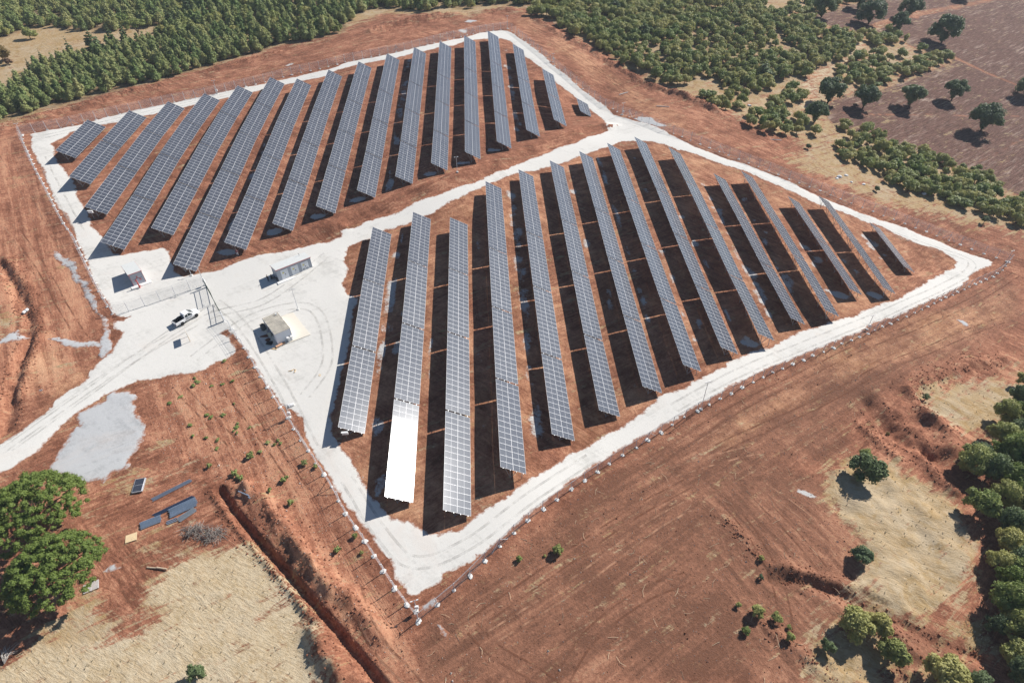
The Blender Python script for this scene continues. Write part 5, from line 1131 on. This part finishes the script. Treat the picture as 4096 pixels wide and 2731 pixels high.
# where the woods stand
FOREST_A = WW(('TL', (-600, 900), (0, 822), (130, 785), (270, 745), (420, 705), (560, 675), (700, 635), (840, 595), (1000, 555), (1160, 515), (1340, 465), (1500, 410), (1650, 375), (1800, 330), (1900, 285), (2050, 280), (2200, 245), (2340, 200)), ('TC', (50, 175), (120, 100), (200, 70), (330, 60), (640, 85), (690, 20), (760, 60), (880, 60), (1000, 38), (1110, 30), (1230, 45), (1290, 40), (1330, -160)), ('TL', (1000, -260), (-700, -200)))
CLEAR_A = W('TL', (-500, 250), (0, 265), (170, 195), (320, 180), (480, 195), (740, 215), (1000, 185), (1170, 165), (1180, 200), (1100, 215), (1000, 290), (900, 320), (740, 340), (640, 400), (480, 410), (370, 430), (230, 480), (100, 540), (0, 590), (-500, 700))
FOREST_B = WW(('TC', (1290, 60), (1290, 110), (1400, 130), (1500, 180), (1540, 230), (1660, 260), (1700, 300), (1760, 340), (1850, 390), (1960, 450), (2070, 530), (2200, 560), (2280, 590), (2345, 560)), ('TR', (0, 570), (60, 540), (200, 520), (310, 530), (340, 620), (480, 655), (620, 640), (680, 560), (860, 530), (960, 470), (1040, 450), (1170, 395), (1215, 320), (1180, 260), (1040, 200), (1020, 180), (870, 140), (720, 110), (640, 60), (520, 0), (480, -150)), ('TC', (1330, -160)))
PATCH = [W('TR', (1000, 530), (1100, 440), (1250, 370), (1420, 350), (1480, 420), (1500, 500), (1400, 600), (1240, 600), (1080, 560)), W('TR', (1500, 490), (1640, 400), (1750, 360), (1870, 370), (1880, 410), (1700, 480), (1560, 540)), W('TR', (1200, 240), (1480, 215), (1560, 290), (1400, 330), (1230, 290)),
 W('TR', (1520, 370), (1680, 300), (1690, 345), (1520, 390)), W('TR', (740, 80), (830, 20), (960, -40), (1180, -40), (1190, 30), (900, 110)), W('TR', (450, 830), (560, 740), (640, 730), (860, 810), (860, 900), (740, 930), (600, 885)),
 W('TR', (640, 740), (690, 640), (760, 600), (890, 640), (880, 690), (760, 715)), W('TR', (940, 900), (1060, 860), (1060, 960), (960, 990)), W('TR', (1110, 850), (1180, 870), (1160, 900), (1100, 900)),
 W('TR', (1180, 900), (1280, 880), (1440, 900), (1450, 960), (1560, 1000), (1680, 1050), (1850, 1080), (1870, 1120), (2000, 1120), (2120, 1170), (2140, 1230), (2200, 1330), (2352, 1340), (2352, 1540), (2200, 1480), (2050, 1440), (1850, 1390), (1790, 1330), (1600, 1300), (1480, 1280), (1440, 1190), (1300, 1150), (1150, 1080), (1080, 1000), (1180, 960)),
 W('TR', (150, 650), (240, 650), (460, 690), (460, 745), (340, 770), (230, 700)), W('MR', (2300, 0), (2600, 100), (2600, 30), (2300, -60))]
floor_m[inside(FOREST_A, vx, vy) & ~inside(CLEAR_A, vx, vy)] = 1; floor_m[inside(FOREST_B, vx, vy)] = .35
def project(x, y, z):
    d = np.stack([x, y, z - CZ], -1); dp = d @ fw; return 2048 + F * (d @ r2) / dp, 1365.5 - F * (d @ u2) / dp, dp
def scatter(poly, sp_, seed, hole=None, thin=0.0, clump=0.0):
    r_ = np.random.default_rng(seed); x0, y0 = poly.min(0); x1, y1 = poly.max(0); x0 = max(x0, -420); x1 = min(x1, 560); y1 = min(y1, 760)
    X, Y = np.meshgrid(np.arange(x0, x1, sp_), np.arange(y0, y1, sp_ * .9), indexing='ij'); X = X + (np.arange(X.shape[1]) % 2) * sp_ / 2
    X = X.ravel() + r_.uniform(-.38, .38, X.size) * sp_; Y = Y.ravel() + r_.uniform(-.38, .38, Y.size) * sp_
    k = inside(poly, X, Y)
    if hole is not None: k &= ~inside(hole, X, Y)
    if thin: k &= r_.random(X.size) > thin
    if clump: k &= fbm(X, Y, 7.5, 2, seed) > (-.9 + clump)
    X, Y = X[k], Y[k]; Z = hz(X, Y); u, v, dp = project(X, Y, Z + 2); k = (u > -120) & (u < 4220) & (v > -130) & (v < 2850)
    return np.stack([X, Y, Z], 1)[k], dp[k]
def scatter_mass(name, label, pts, meshes, smin, smax, seed):
    """trees past the first few hundred: one object of instances"""
    col = bpy.data.collections.new(name + '_kinds')
    for me in meshes: o = bpy.data.objects.new(me.name + '_kind', me); col.objects.link(o)
    r_ = np.random.default_rng(seed); me = bpy.data.meshes.new(name); n = len(pts); me.vertices.add(n); me.vertices.foreach_set('co', pts.astype(np.float32).ravel())
    a = me.attributes.new('sc', 'FLOAT', 'POINT'); a.data.foreach_set('value', r_.uniform(smin, smax, n).astype(np.float32))
    a = me.attributes.new('rz', 'FLOAT', 'POINT'); a.data.foreach_set('value', r_.uniform(0, 6.28, n).astype(np.float32))
    a = me.attributes.new('vi', 'INT', 'POINT'); a.data.foreach_set('value', r_.integers(0, len(meshes), n).astype(np.int32))
    o = struct(link(name, me), 'stuff', label)
    g = bpy.data.node_groups.new(name, 'GeometryNodeTree'); g.interface.new_socket('Geometry', in_out='INPUT', socket_type='NodeSocketGeometry'); g.interface.new_socket('Geometry', in_out='OUTPUT', socket_type='NodeSocketGeometry')
    gi = g.nodes.new('NodeGroupInput'); go = g.nodes.new('NodeGroupOutput'); ip = g.nodes.new('GeometryNodeInstanceOnPoints'); ci = g.nodes.new('GeometryNodeCollectionInfo')
    ci.inputs[0].default_value = col; ci.inputs[1].default_value = True; ci.inputs[2].default_value = True
    def na(nm, dt): q = g.nodes.new('GeometryNodeInputNamedAttribute'); q.data_type = dt; q.inputs[0].default_value = nm; return q.outputs[0]
    cx = g.nodes.new('ShaderNodeCombineXYZ'); mp = g.nodes.new('GeometryNodeMeshToPoints')
    ln = g.links.new; ln(gi.outputs[0], mp.inputs[0]); ln(mp.outputs[0], ip.inputs['Points']); ln(ci.outputs[0], ip.inputs['Instance']); ip.inputs['Pick Instance'].default_value = True
    ln(na('vi', 'INT'), ip.inputs['Instance Index']); ln(na('rz', 'FLOAT'), cx.inputs[2]); ln(cx.outputs[0], ip.inputs['Rotation']); ln(na('sc', 'FLOAT'), ip.inputs['Scale']); ln(ip.outputs[0], go.inputs[0])
    md = o.modifiers.new('scatter', 'NODES'); md.node_group = g; return o
def place(name, me, p, s, label, cat, group, rz=None):
    o = link(name, me, None, None, Vector((p[0], p[1], p[2] - .08))); s = s if isinstance(s, tuple) else (s, s, s); o.scale = s; o.rotation_euler.z = random.uniform(0, 6.28) if rz is None else rz
    return tag(o, label, cat, group)
pa, da = scatter(FOREST_A, 3.3, 1, CLEAR_A, .07); pb, db_ = scatter(FOREST_B, 3.3, 2, None, .07, .42)
oa = np.argsort(da); ob = np.argsort(db_); NA = 240
for i in oa[:NA]: place('pine_tree', random.choice(PINES), pa[i], random.uniform(.85, 1.2), 'young green pine on the near edge of the forest, behind the back fence', 'pine tree', 'young pines along the forest edge')
scatter_mass('pine_forest', 'dense young pine forest behind the site', pa[oa[NA:]], PINES + SCRUBS[:3], .65, 1.4, 5)
for i in ob[:0]: place('oak_shrub', random.choice(SCRUBS), pb[i], random.uniform(.85, 1.3), 'rounded oak shrub on the near edge of the scrub slope beyond the right fence', 'shrub', 'oak shrubs on the scrub edge')
rest = []
labs = ['clump between the winding path and the ploughed field', 'low belt running into the ploughed field', 'clump above the bend of the winding path', 'short row just inside the ploughed field', 'thicket at the top edge, right of the scrub', 'big thicket right above the fenced road', 'clump left of the winding path foot', 'pair of bushes below the lone oak', 'bushes at the lower tip of the field', 'long belt between fence and ploughed field', 'low bushes on the soil bank by the bare strip', 'bushes at the far right end of the belt']
nsh = 0
for k, (p, lab) in enumerate(zip(PATCH, labs)):
    q, dd = scatter(p, 4.1 if k != 9 else 3.7, 20 + k, None, .05)
    lim = 60 if k in (0, 9) else 30
    if len(q) > lim: o_ = np.argsort(dd); rest.append(q[o_[lim:]]); q = q[o_[:lim]]
    nsh += len(q)
    for i in range(len(q)): place('oak_shrub', random.choice(SCRUBS), q[i], (random.uniform(1.0, 1.5), random.uniform(1.0, 1.5), random.uniform(.85, 1.4)), 'green oak shrub in the ' + lab, 'shrub', 'shrubs: ' + lab)
scatter_mass('oak_scrub', 'oak scrub covering the slope and clumps at top right', np.concatenate([pb] + rest), SCRUBS, .65, 1.5, 6)
print('trees', len(pa), len(pb), nsh)

# single trees in the clearing and poking out of the woods
def atlabel(t_, x_, y_): return onland(at(t_, x_, y_))
for x_, y_, s_, lab in ((770, 318, .95, 'slender dark conifer in the straw clearing, left of the umbrella pine'), (855, 300, .95, 'dark conifer right beside the umbrella pine in the clearing'), (500, 405, .9, 'dark conifer at the left edge of the clearing'), (310, 455, .7, 'small dark conifer low on the left forest edge'), (1160, 200, 1.1, 'tall dark conifer where the forest meets the clearing'), (220, 495, .6, 'smallest dark conifer at the lower left of the clearing'), (1280, 120, 1.1, 'tall bluish conifer standing above the forest'), (650, 360, 1.0, 'broad bluish conifer in the middle of the clearing edge')):
    place('conifer', random.choice(CONIF), atlabel('TL', x_, y_), (s_ * (1.9 if 'broad' in lab else 1), s_ * (1.9 if 'broad' in lab else 1), s_), lab, 'conifer', None)
for x_, y_, t_, lab in ((2050, 250, 'TC', 'wide dark bushy pine rising out of the scrub slope'), (1860, 90, 'TC', 'rounded dark pine near the top of the scrub slope'), (600, 520, 'TR', 'bright green spreading pine inside the right scrub')):
    place('conifer', CONIF[1], atlabel(t_, x_, y_), (1.9, 1.9, .75), lab, 'pine tree', None)

def big_tree(name, label, cat, base, lobes, nleaf, size, leafm, trunks, seed, **kw):
    T = thing(name, label, cat, base); V_, F_ = crown_np(lobes, nleaf, size, seed, **kw); mb = core(lobes, .62)
    allv = np.concatenate([np.array(mb.v), V_]); me = bpy.data.meshes.new('crown'); me.from_pydata(allv.tolist(), [], [tuple(f) for f in mb.f] + [tuple(int(i) + len(mb.v) for i in f) for f in F_]); me.update(); link('crown', me, leafm, T)
    mb = MB()
    for pts, rr in trunks: mb.tube(pts, rr, 8)
    mb.obj('trunk', BARK, T, True); return T
def oak_lobes(seed, R=3.0, H=7.0, stem=2.2):
    r_ = random.Random(seed); l = []
    for k in range(26):
        a_ = r_.uniform(0, 6.28); q = R * math.sqrt(r_.random()) * .85; zc = stem + (H - stem) * (.72 - .40 * (q / R) ** 2) - r_.random() ** 2 * 3.0 + .3; l.append((q * math.cos(a_), q * math.sin(a_), zc, R * r_.uniform(.26, .42)))
    for k in range(4): l.append((r_.uniform(-.4, .4), r_.uniform(-.4, .4), stem * (.5 + .3 * k / 3) + k * .35, R * (.16 + .06 * k)))
    return l
OAKS = [('TR', 990, 118, 1.15, 'grey green oak at the top of the path, left of the field'), ('TR', 1305, 162, 1.35, 'large dark oak in the upper ploughed field, second from the left'), ('TR', 1565, 122, 1.2, 'dark oak beside the pale farm track'), ('TR', 1500, 212, 1.0, 'round oak just below the pale farm track'), ('TR', 1795, 290, 1.45, 'largest round dark oak in the ploughed field'), ('TR', 1235, 65, 1.1, 'oak cut by the top edge of the view'),
        ('TR', 1577, 722, 1.0, 'mushroom shaped oak in the middle of the lower field'), ('TR', 1862, 678, .95, 'small oak right of the mushroom shaped one'), ('TR', 2055, 888, 1.2, 'tall forked oak at the lower right of the field'), ('TR', 1268, 728, 1.0, 'narrow leaning oak at the left of the lower field'), ('TR', 1028, 702, 1.1, 'oak at the foot of the clump beside the path'), ('TR', 942, 822, .85, 'lone small oak on the pale ground below the path'), ('TR', 2352, 650, 1.0, 'oak on the right border of the view'), ('TR', 1950, 5, 1.0, 'oak whose trunk base shows at the top edge of the field')]
for i, (t_, x_, y_, s_, lab) in enumerate(OAKS):
    stem = 2.6 if i in (6, 7, 8, 9, 10) else 1.5
    T = big_tree('oak_tree', lab, 'oak tree', atlabel(t_, x_, y_), oak_lobes(50 + i, 4.3, 8.6, stem), 4600, .22, LOAK, [([(0, 0, -.2), (.15, 0, stem * .7), (0, .1, stem + 1.8)], [.32, .24, .14]), ([(.1, 0, stem * .6), (1.0, .4, stem + 1.6)], [.16, .07]), ([(.1, 0, stem * .6), (-.9, -.3, stem + 1.7)], [.16, .07])], 400 + i)
    T.scale = (s_, s_, s_); T['group'] = 'oaks in the ploughed field'
def uni(t_, x_, y_, hgt): return onland(at(t_, x_, y_, hgt))
# umbrella pine in the clearing
r_ = random.Random(5); l = [(r_.uniform(-3, 3), r_.uniform(-2.4, 2.4), 5.4 + r_.uniform(-.4, .7), r_.uniform(.8, 1.3)) for _ in range(16)]
big_tree('umbrella_pine', 'flat topped umbrella pine standing in the straw clearing', 'pine tree', atlabel('TL', 948, 268), l, 2600, .2, LSCRUB, [([(0, 0, -.2), (-.2, 0, 2.5), (.1, 0, 5)], [.3, .22, .12]), ([(0, 0, 2.5), (1.5, .5, 5)], [.15, .07]), ([(0, 0, 2.5), (-1.6, -.5, 5)], [.15, .07])], 9, squash=.6)
place('yellow_bush', scrub(600, LDRY, 1.3), atlabel('TL', 30, 415), 1.3, 'yellowing bush at the left edge of the clearing', 'bush', None); place('brown_bush', scrub(601, simple('rust_leaves', (.16, .09, .05), .8, 0, .3, 2), .8), atlabel('TL', 62, 435), 1.0, 'rust brown bush beside the yellowing one', 'bush', None)
place('oak_shrub', SCRUBS[3], atlabel('TL', 205, 262), 1.4, 'single grey green bush in the straw clearing', 'shrub', None)

# two big pines at the left
def pine_lobes(seed, R, H, n=70):
    r_ = random.Random(seed); l = []
    for k in range(n):
        a_ = r_.uniform(0, 6.28); q = R * math.sqrt(r_.random()); hh = math.sqrt(max(0, 1 - (q / R) ** 2)); zc = H * (.34 + .56 * hh * r_.uniform(.55, 1)) + r_.uniform(-.3, .3)
        l.append((q * math.cos(a_), q * math.sin(a_), zc, r_.uniform(.34, .74)))
    return l
for (x_, y_), R, H, lab, sd in (((190, 385), 6.6, 9.2, 'big dark green pine at the left edge, the upper of the two', 71), ((345, 790), 5.7, 8.6, 'big bright green pine at the left, the nearer of the two', 72)):
    l = pine_lobes(sd, R, H, 420); r_ = random.Random(sd); br = [([(0, 0, -.3), (.2, .1, H * .35), (.1, 0, H * .8)], [.42, .3, .1])]
    for q in range(9):
        a_ = r_.uniform(0, 6.28); br.append(([(.1, 0, H * r_.uniform(.2, .5)), (R * .4 * math.cos(a_), R * .4 * math.sin(a_), H * .5), (R * .8 * math.cos(a_), R * .8 * math.sin(a_), H * .6)], [.16, .1, .04]))
    big_tree('big_pine', lab, 'pine tree', uni('BL', x_, y_, H * .55), l, 34000, .085, LBIG, br, sd, squash=.7, spread=.8, updir=.5)
# single bushes around the site, most near the right and bottom
r_ = random.Random(3)
BUSH = [('BC', 1478, 690, .62, LSCRUB, 'bright green bush on bare soil below the near fence'), ('BC', 1222, 742, .36, LSCRUB, 'small round green bush left of the bright bush'), ('BC', 1393, 716, .18, LSCRUB, 'tiny green plant between the two bushes'), ('BC', 118, 590, .3, LSCRUB, 'small green tuft just left of the near fence'), ('BC', 162, 698, .26, LSCRUB, 'small weed by the fence above the bottom corner'),
 ('BR', 1260, 190, 1.7, LOAK, 'large dark round bush on the edge of the grassy mound'), ('BR', 1240, 730, 1.0, LOAK, 'grey green bush casting shade on the soil below the mound'), ('BR', 583, 742, .34, LSCRUB, 'small bright plant on the soil, upper one of two'), ('BR', 580, 868, .32, LOAK, 'small dark plant on the soil, lower one of two'), ('BR', 552, 1105, .72, LSCRUB, 'green bush in the rutted soil, lower right'), ('BR', 683, 1152, .55, LSCRUB, 'loose green bush right of the rutted soil bush'), ('BR', 478, 1228, .45, LSCRUB, 'small green bush lowest on the rutted soil left'), ('BR', 766, 1275, .42, LSCRUB, 'small green bush beside the tan clods'), ('BR', 770, 1200, .25, LSCRUB, 'tiny plant between the rutted soil bushes'), ('BR', 1018, 1345, .7, LOAK, 'olive bush at the left foot of the lower thicket'), ('BR', 1185, 1210, 1.45, LSCRUB, 'green thicket beside the earth track, left half'), ('BR', 1350, 1215, 1.1, LSCRUB, 'green thicket beside the earth track, right half'), ('BR', 1440, 1390, 1.25, LSCRUB, 'bush in straw below the earth track'), ('BR', 1790, 1560, 1.7, LSCRUB, 'broad bush cut by the bottom edge'), ('BR', 430, 1050, .3, LSCRUB, 'thin weed left of the rutted soil bush'),
 ('MR', 1682, 1175, .55, LOAK, 'small grey bush at the left end of the tan slope'), ('MR', 1440, 1395, .3, LDRY, 'yellow weed in the dug soil'), ('MR', 1275, 1560, .8, LSCRUB, 'green bush just above the soil ruts'), ('BL', 1340, 1530, .9, LOAK, 'grey green bush in the straw field at the bottom'), ('TR', 1425, 1225, .9, LSCRUB, 'separate round bush near the rubbish sacks'), ('TR', 1360, 1285, .6, LOAK, 'dark low bush below the rubbish sacks'), ('TR', 900, 1000, .6, LOAK, 'low bush at the lower end of the pale ground'), ('TR', 2080, 1500, .8, LOAK, 'bush at the right end of the soil bank')]
bm_cache = {}
for t_, x_, y_, s_, m_, lab in BUSH:
    key = (m_.name, s_ > .9); 
    if key not in bm_cache: bm_cache[key] = [scrub(700 + 7 * len(bm_cache) + k, m_, 1.0, 4200 if s_ > .9 else 1200, (14, 20), .10, .7, spread=.55) for k in range(2)]
    place('bush', random.choice(bm_cache[key]), atlabel(t_, x_, y_), s_, lab, 'bush', None)
# thick wood on the right edge
BIGS = [scrub(800 + k, (LSCRUB, LOAK, LSCRUB, LBIG, LSCRUB)[k], 1.0, 5200, (34, 46), .075, .48, spread=.75) for k in range(5)]
WOOD = [('MR', 2180, 1290, 1.9), ('MR', 2290, 1190, 1.8), ('MR', 2170, 1430, 1.9), ('MR', 2300, 1400, 2.0), ('MR', 2350, 1290, 1.9), ('MR', 2360, 1520, 2.1), ('MR', 2000, 1560, 1.6), ('MR', 2200, 1560, 2.0), ('MR', 2420, 1420, 2.2), ('MR', 2330, 1060, 1.5), ('MR', 2450, 1180, 2.0),
 ('BR', 1950, 110, 2.0), ('BR', 2090, 160, 2.0), ('BR', 2260, 60, 2.2), ('BR', 2260, 220, 2.3), ('BR', 2010, 400, 1.6), ('BR', 2170, 340, 1.8), ('BR', 2330, 370, 2.1), ('BR', 2190, 500, 1.7), ('BR', 2180, 640, 1.8), ('BR', 2320, 560, 2.0), ('BR', 2250, 770, 1.8), ('BR', 2360, 700, 2.0), ('BR', 2200, 900, 1.7), ('BR', 2340, 900, 2.0), ('BR', 2190, 1050, 1.9), ('BR', 2320, 1060, 2.0), ('BR', 2120, 1180, 1.2), ('BR', 2260, 1220, 1.8), ('BR', 2370, 1200, 2.0), ('BR', 2260, 1400, 1.8), ('BR', 2370, 1370, 1.9), ('BR', 2280, 1530, 1.8), ('BR', 2390, 1520, 2.0), ('BR', 1990, 1560, 1.3), ('BR', 2450, 800, 2.2), ('BR', 2450, 300, 2.2), ('BR', 2460, 1100, 2.2), ('BR', 2150, 780, 1.2)]
for t_, x_, y_, s_ in WOOD: place('oak_shrub', random.choice(BIGS), atlabel(t_, x_ + 15, y_ + 30), (s_ * random.uniform(.75, 1.1), s_ * random.uniform(.75, 1.1), s_ * random.uniform(.8, 1.15)), 'tall leafy oak bush in the dense wood along the right edge', 'bush', 'tall bushes of the wood on the right edge')
place('oak_shrub', scrub(820, simple('russet_leaves', (.22, .11, .05), .8, 0, .3, 2), .5, 700), atlabel('BR', 2215, 350), 1.2, 'russet dying bush in front of the right wood', 'bush', None)

# weeds on the bare soil left of the near fence
WEED = [scrub(900 + k, leaf_mat('weed_leaves', (.16, .24, .06), (.28, .36, .11), (.36, .38, .15)), .30, 120, lf=.2, spread=.9) for k in range(4)]
for x_, y_ in ((1310, 1030), (1340, 1055), (1300, 1080), (1320, 1050), (1560, 1052), (1500, 1070), (1215, 1155), (1140, 1198), (1575, 1200), (1390, 1278), (1420, 1292), (1503, 1278), (1595, 1335), (1590, 1360), (1570, 1385), (1595, 1395), (1680, 1362), (1390, 1430), (1465, 1445), (1297, 1418), (1455, 1503), (1870, 1450), (1885, 1470), (1800, 1460), (1850, 1475), (1690, 1555), (1745, 1525), (1275, 1350), (1510, 915), (1420, 1080)):
    place('weed', random.choice(WEED), atlabel('ML', x_, y_), (random.uniform(.5, 1.1), random.uniform(.5, 1.1), random.uniform(.3, .5)), 'small green weed on the red soil between gravel yard and trench', 'weed', 'weeds left of the near fence')
for x_, y_ in ((1620, 205), (1600, 190), (1685, 50), (1905, 210), (1925, 195), (1950, 365), (1815, 288), (1575, 170), (2265, 680), (2120, 120), (2050, 95), (1405, 115)):
    place('weed', random.choice(WEED), atlabel('BL', x_, y_), random.uniform(.7, 1.25), 'small green weed on the soil between the trench and the fence', 'weed', 'weeds beside the trench')

# loose things nobody could count
def scatter_bits(name, label, m_, spots, shape):
    mb = MB(); 
    for (x_, y_) in spots: shape(mb, x_, y_, float(hz(x_, y_)))
    return struct(mb.obj(name, m_), 'stuff', label)
def rnd_in(poly, n, seed):
    r_ = np.random.default_rng(seed); a, b_ = poly.min(0), poly.max(0); X = r_.uniform(a[0], b_[0], n * 3); Y = r_.uniform(a[1], b_[1], n * 3); k = inside(poly, X, Y) & ~on_road(X, Y); return list(zip(X[k][:n], Y[k][:n]))
SOIL_R = WW(('BC', (600, 1150), (1400, 480), (1980, 40)), ('MR', (100, 1300), (700, 1000), (1600, 620), (2250, 330), (2350, 600), (2000, 850), (1500, 1080), (1100, 1350), (1200, 1567)), ('BR', (600, 100), (1050, 200), (1200, 560), (1150, 900), (900, 1100), (900, 1567)), ('BC', (1500, 1600), (500, 1600)))
SOIL_L = WW(('ML', (1450, 940), (1700, 900)), ('BL', (2100, 40),), ('BC', (500, 1150), (600, 1600)), ('BL', (2352, 1300), (1500, 200), (1050, 0)), ('ML', (950, 1080),))
def stone(mb, x_, y_, z_):
    s = random.uniform(.04, .12) * (2.0 if random.random() < .03 else 1); a_ = random.uniform(0, 6.28)
    mb.add([(x_ + s * math.cos(a_), y_ + s * math.sin(a_), z_ - .02), (x_ + s * math.cos(a_ + 2.1), y_ + s * math.sin(a_ + 2.1), z_ - .02), (x_ + s * math.cos(a_ + 4.2), y_ + s * math.sin(a_ + 4.2), z_ - .02), (x_, y_, z_ + s)], [(0, 1, 3), (1, 2, 3), (2, 0, 3)])
def twig(mb, x_, y_, z_):
    l = random.uniform(.25, .9); a_ = random.uniform(0, 6.28); b_ = a_ + random.uniform(-.7, .7); r = random.uniform(.012, .028); p0 = Vector((x_, y_, z_ + .05)); p1 = p0 + Vector((math.cos(a_) * l, math.sin(a_) * l, .05)); p2 = p1 + Vector((math.cos(b_) * l, math.sin(b_) * l, -.02)); mb.tube([p0, p1, p2], r, 3, cap=False)
scatter_bits('loose_stones', 'pale stones scattered over the bare red soil', simple('pale_stone', (.55, .48, .42), .9), rnd_in(SOIL_R, 2600, 1) + rnd_in(SOIL_L, 1100, 2), stone)
scatter_bits('dark_clods', 'dark clods of earth on the bare red soil', simple('dark_clod', (.10, .038, .024), .95), rnd_in(SOIL_R, 2600, 3) + rnd_in(SOIL_L, 1500, 4), stone)
scatter_bits('loose_twigs', 'bleached twigs and roots strewn on the near soil', simple('bleached_twig', (.58, .45, .30), .8), rnd_in(SOIL_R, 380, 5), twig)
# clods along trenches and berms
def clod(mb, x_, y_, z_):
    s = random.uniform(.06, .22); a_ = random.uniform(0, 6.28); ring = [(x_ + s * math.cos(a_ + k * 1.57) * random.uniform(.7, 1.2), y_ + s * math.sin(a_ + k * 1.57) * random.uniform(.7, 1.2)) for k in range(4)]
    mb.add([(a, b_, z_ - .03) for a, b_ in ring] + [(a * .6 + x_ * .4, b_ * .6 + y_ * .4, z_ + s * .7) for a, b_ in ring], [(0, 1, 5, 4), (1, 2, 6, 5), (2, 3, 7, 6), (3, 0, 4, 7), (4, 5, 6, 7)])
sp_l = []
for line, hw, hgt in LINES:
    q = resample(line, .35); 
    for p in q:
        for _ in range(3 if hgt > 0 else 2): sp_l.append((p[0] + random.gauss(0, hw * 1.1), p[1] + random.gauss(0, hw * 1.1)) if hgt > 0 else (p[0] + random.choice((-1, 1)) * (hw * 1.3 + abs(random.gauss(0, .4))), p[1] + random.gauss(0, .4)))
scatter_bits('earth_clods', 'clods of dug earth along the trenches and banks', GM, sp_l, clod)
# dry grass tufts
def tuft(mb, x_, y_, z_):
    h = random.uniform(.10, .24); 
    for k in range(3):
        a_ = random.uniform(0, 6.28); lx, ly = math.cos(a_) * h * .7 + .12, math.sin(a_) * h * .7 + .1; s = .05
        mb.add([(x_ - s, y_ + s * .5, z_), (x_ + s, y_ - s * .5, z_), (x_ + lx + s * .3, y_ + ly, z_ + h), (x_ + lx - s * .3, y_ + ly, z_ + h * .95)], [(0, 1, 2, 3)])
gs = []
for k, n in ((3 + 1, 120), (0, 150), (5, 80), (6, 60), (8, 50)): gs += rnd_in(STRAW[k], n, 60 + k)
gs = [p for p in gs if abs(p[0]) < 160]
o = scatter_bits('dry_grass', 'dry straw coloured grass on the open land', simple('dry_grass_blade', (.60, .49, .31), .8, 0, .35, .35), gs, tuft)
# brush heap by the trench
T = thing('brush_heap', 'heap of dry cut branches beside the straw field', 'brush heap', atlabel('BL', 1400, 570))
T0 = T.location.copy(); mb = MB()
for k in range(230):
    a_ = random.uniform(0, 6.28); t_ = random.choice((0, 1)); q = random.uniform(.2, 1.7); ctr = Vector(((-2.0 if t_ == 0 else .7) + math.cos(a_) * q * 1.3, (0.6 if t_ == 0 else -.2) + math.sin(a_) * q * .7, random.uniform(.1, .9) * (1 - q / 2.4))); dv = Vector((random.gauss(0, 1), random.gauss(0, .8), random.gauss(0, .3))).normalized() * random.uniform(.4, 1.1)
    ctr.z += float(hz(T0.x + ctr.x, T0.y + ctr.y)) - T0.z; mb.tube([ctr - dv, ctr + Vector((0, 0, .1)), ctr + dv], [.035, .028, .012], 4, cap=False)
mb.obj('branches', GREYB, T)
T = thing('dead_branch', 'bare dead branch lying at the lower left edge', 'branch', atlabel('BL', 35, 1440)); mb = MB()
for k in range(16): mb.tube([(0, 0, .2), (random.uniform(-.6, .6), random.uniform(.4, 1), .7), (random.uniform(-1.3, 1.3), random.uniform(1, 2.6), .5)], [.06, .035, .012], 4, cap=False)
mb.obj('twigs', simple('bleached_wood', (.5, .45, .40), .8), T)
for x_, y_ in ((1010, 60),): pass


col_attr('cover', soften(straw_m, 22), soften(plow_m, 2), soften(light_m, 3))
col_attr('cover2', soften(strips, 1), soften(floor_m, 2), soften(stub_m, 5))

za = inside(SOIL_R, vx, vy).astype(np.float32); zb = (inside(SOIL_L, vx, vy) | inside(WW(('TL', (0, 900), (110, 950), (460, 1567)), ('ML', (700, 700), (600, 900), (0, 1300), (-300, 1300), (-300, 0))), vx, vy)).astype(np.float32)
zc = inside(WW(('BR', (200, 250), (900, 250), (1300, 600), (1500, 1100), (2200, 1600), (600, 1600), (300, 900))), vx, vy).astype(np.float32); za *= 1 - zc
col_attr('cover3', soften(za, 20), soften(zb, 12), soften(zc, 20))
# ---------------------------------------------------------------- thin haze
HZ = bpy.data.materials.new('haze'); HZ.use_nodes = True; t = HZ.node_tree; t.nodes.clear()
vo = t.nodes.new('ShaderNodeVolumePrincipled'); vo.inputs['Density'].default_value = .0002; vo.inputs['Color'].default_value = (.82, .90, 1.0, 1); vo.inputs['Anisotropy'].default_value = 0.0
oo = t.nodes.new('ShaderNodeOutputMaterial'); t.links.new(vo.outputs[0], oo.inputs['Volume'])
zlo = float(V[:, 2].min()) - 1.0; zhi = max(CZ, float(V[:, 2].max()) + 14) + 6
x0, x1, y0, y1 = XS[0] - 5, XS[-1] + 5, YS[0] - 5, YS[-1] + 5
struct(MB().box(((x0 + x1) / 2, (y0 + y1) / 2, (zlo + zhi) / 2), (x1 - x0, y1 - y0, zhi - zlo)).obj('haze', HZ), 'stuff', 'thin summer haze over the land')
print('ground z', zlo, zhi)
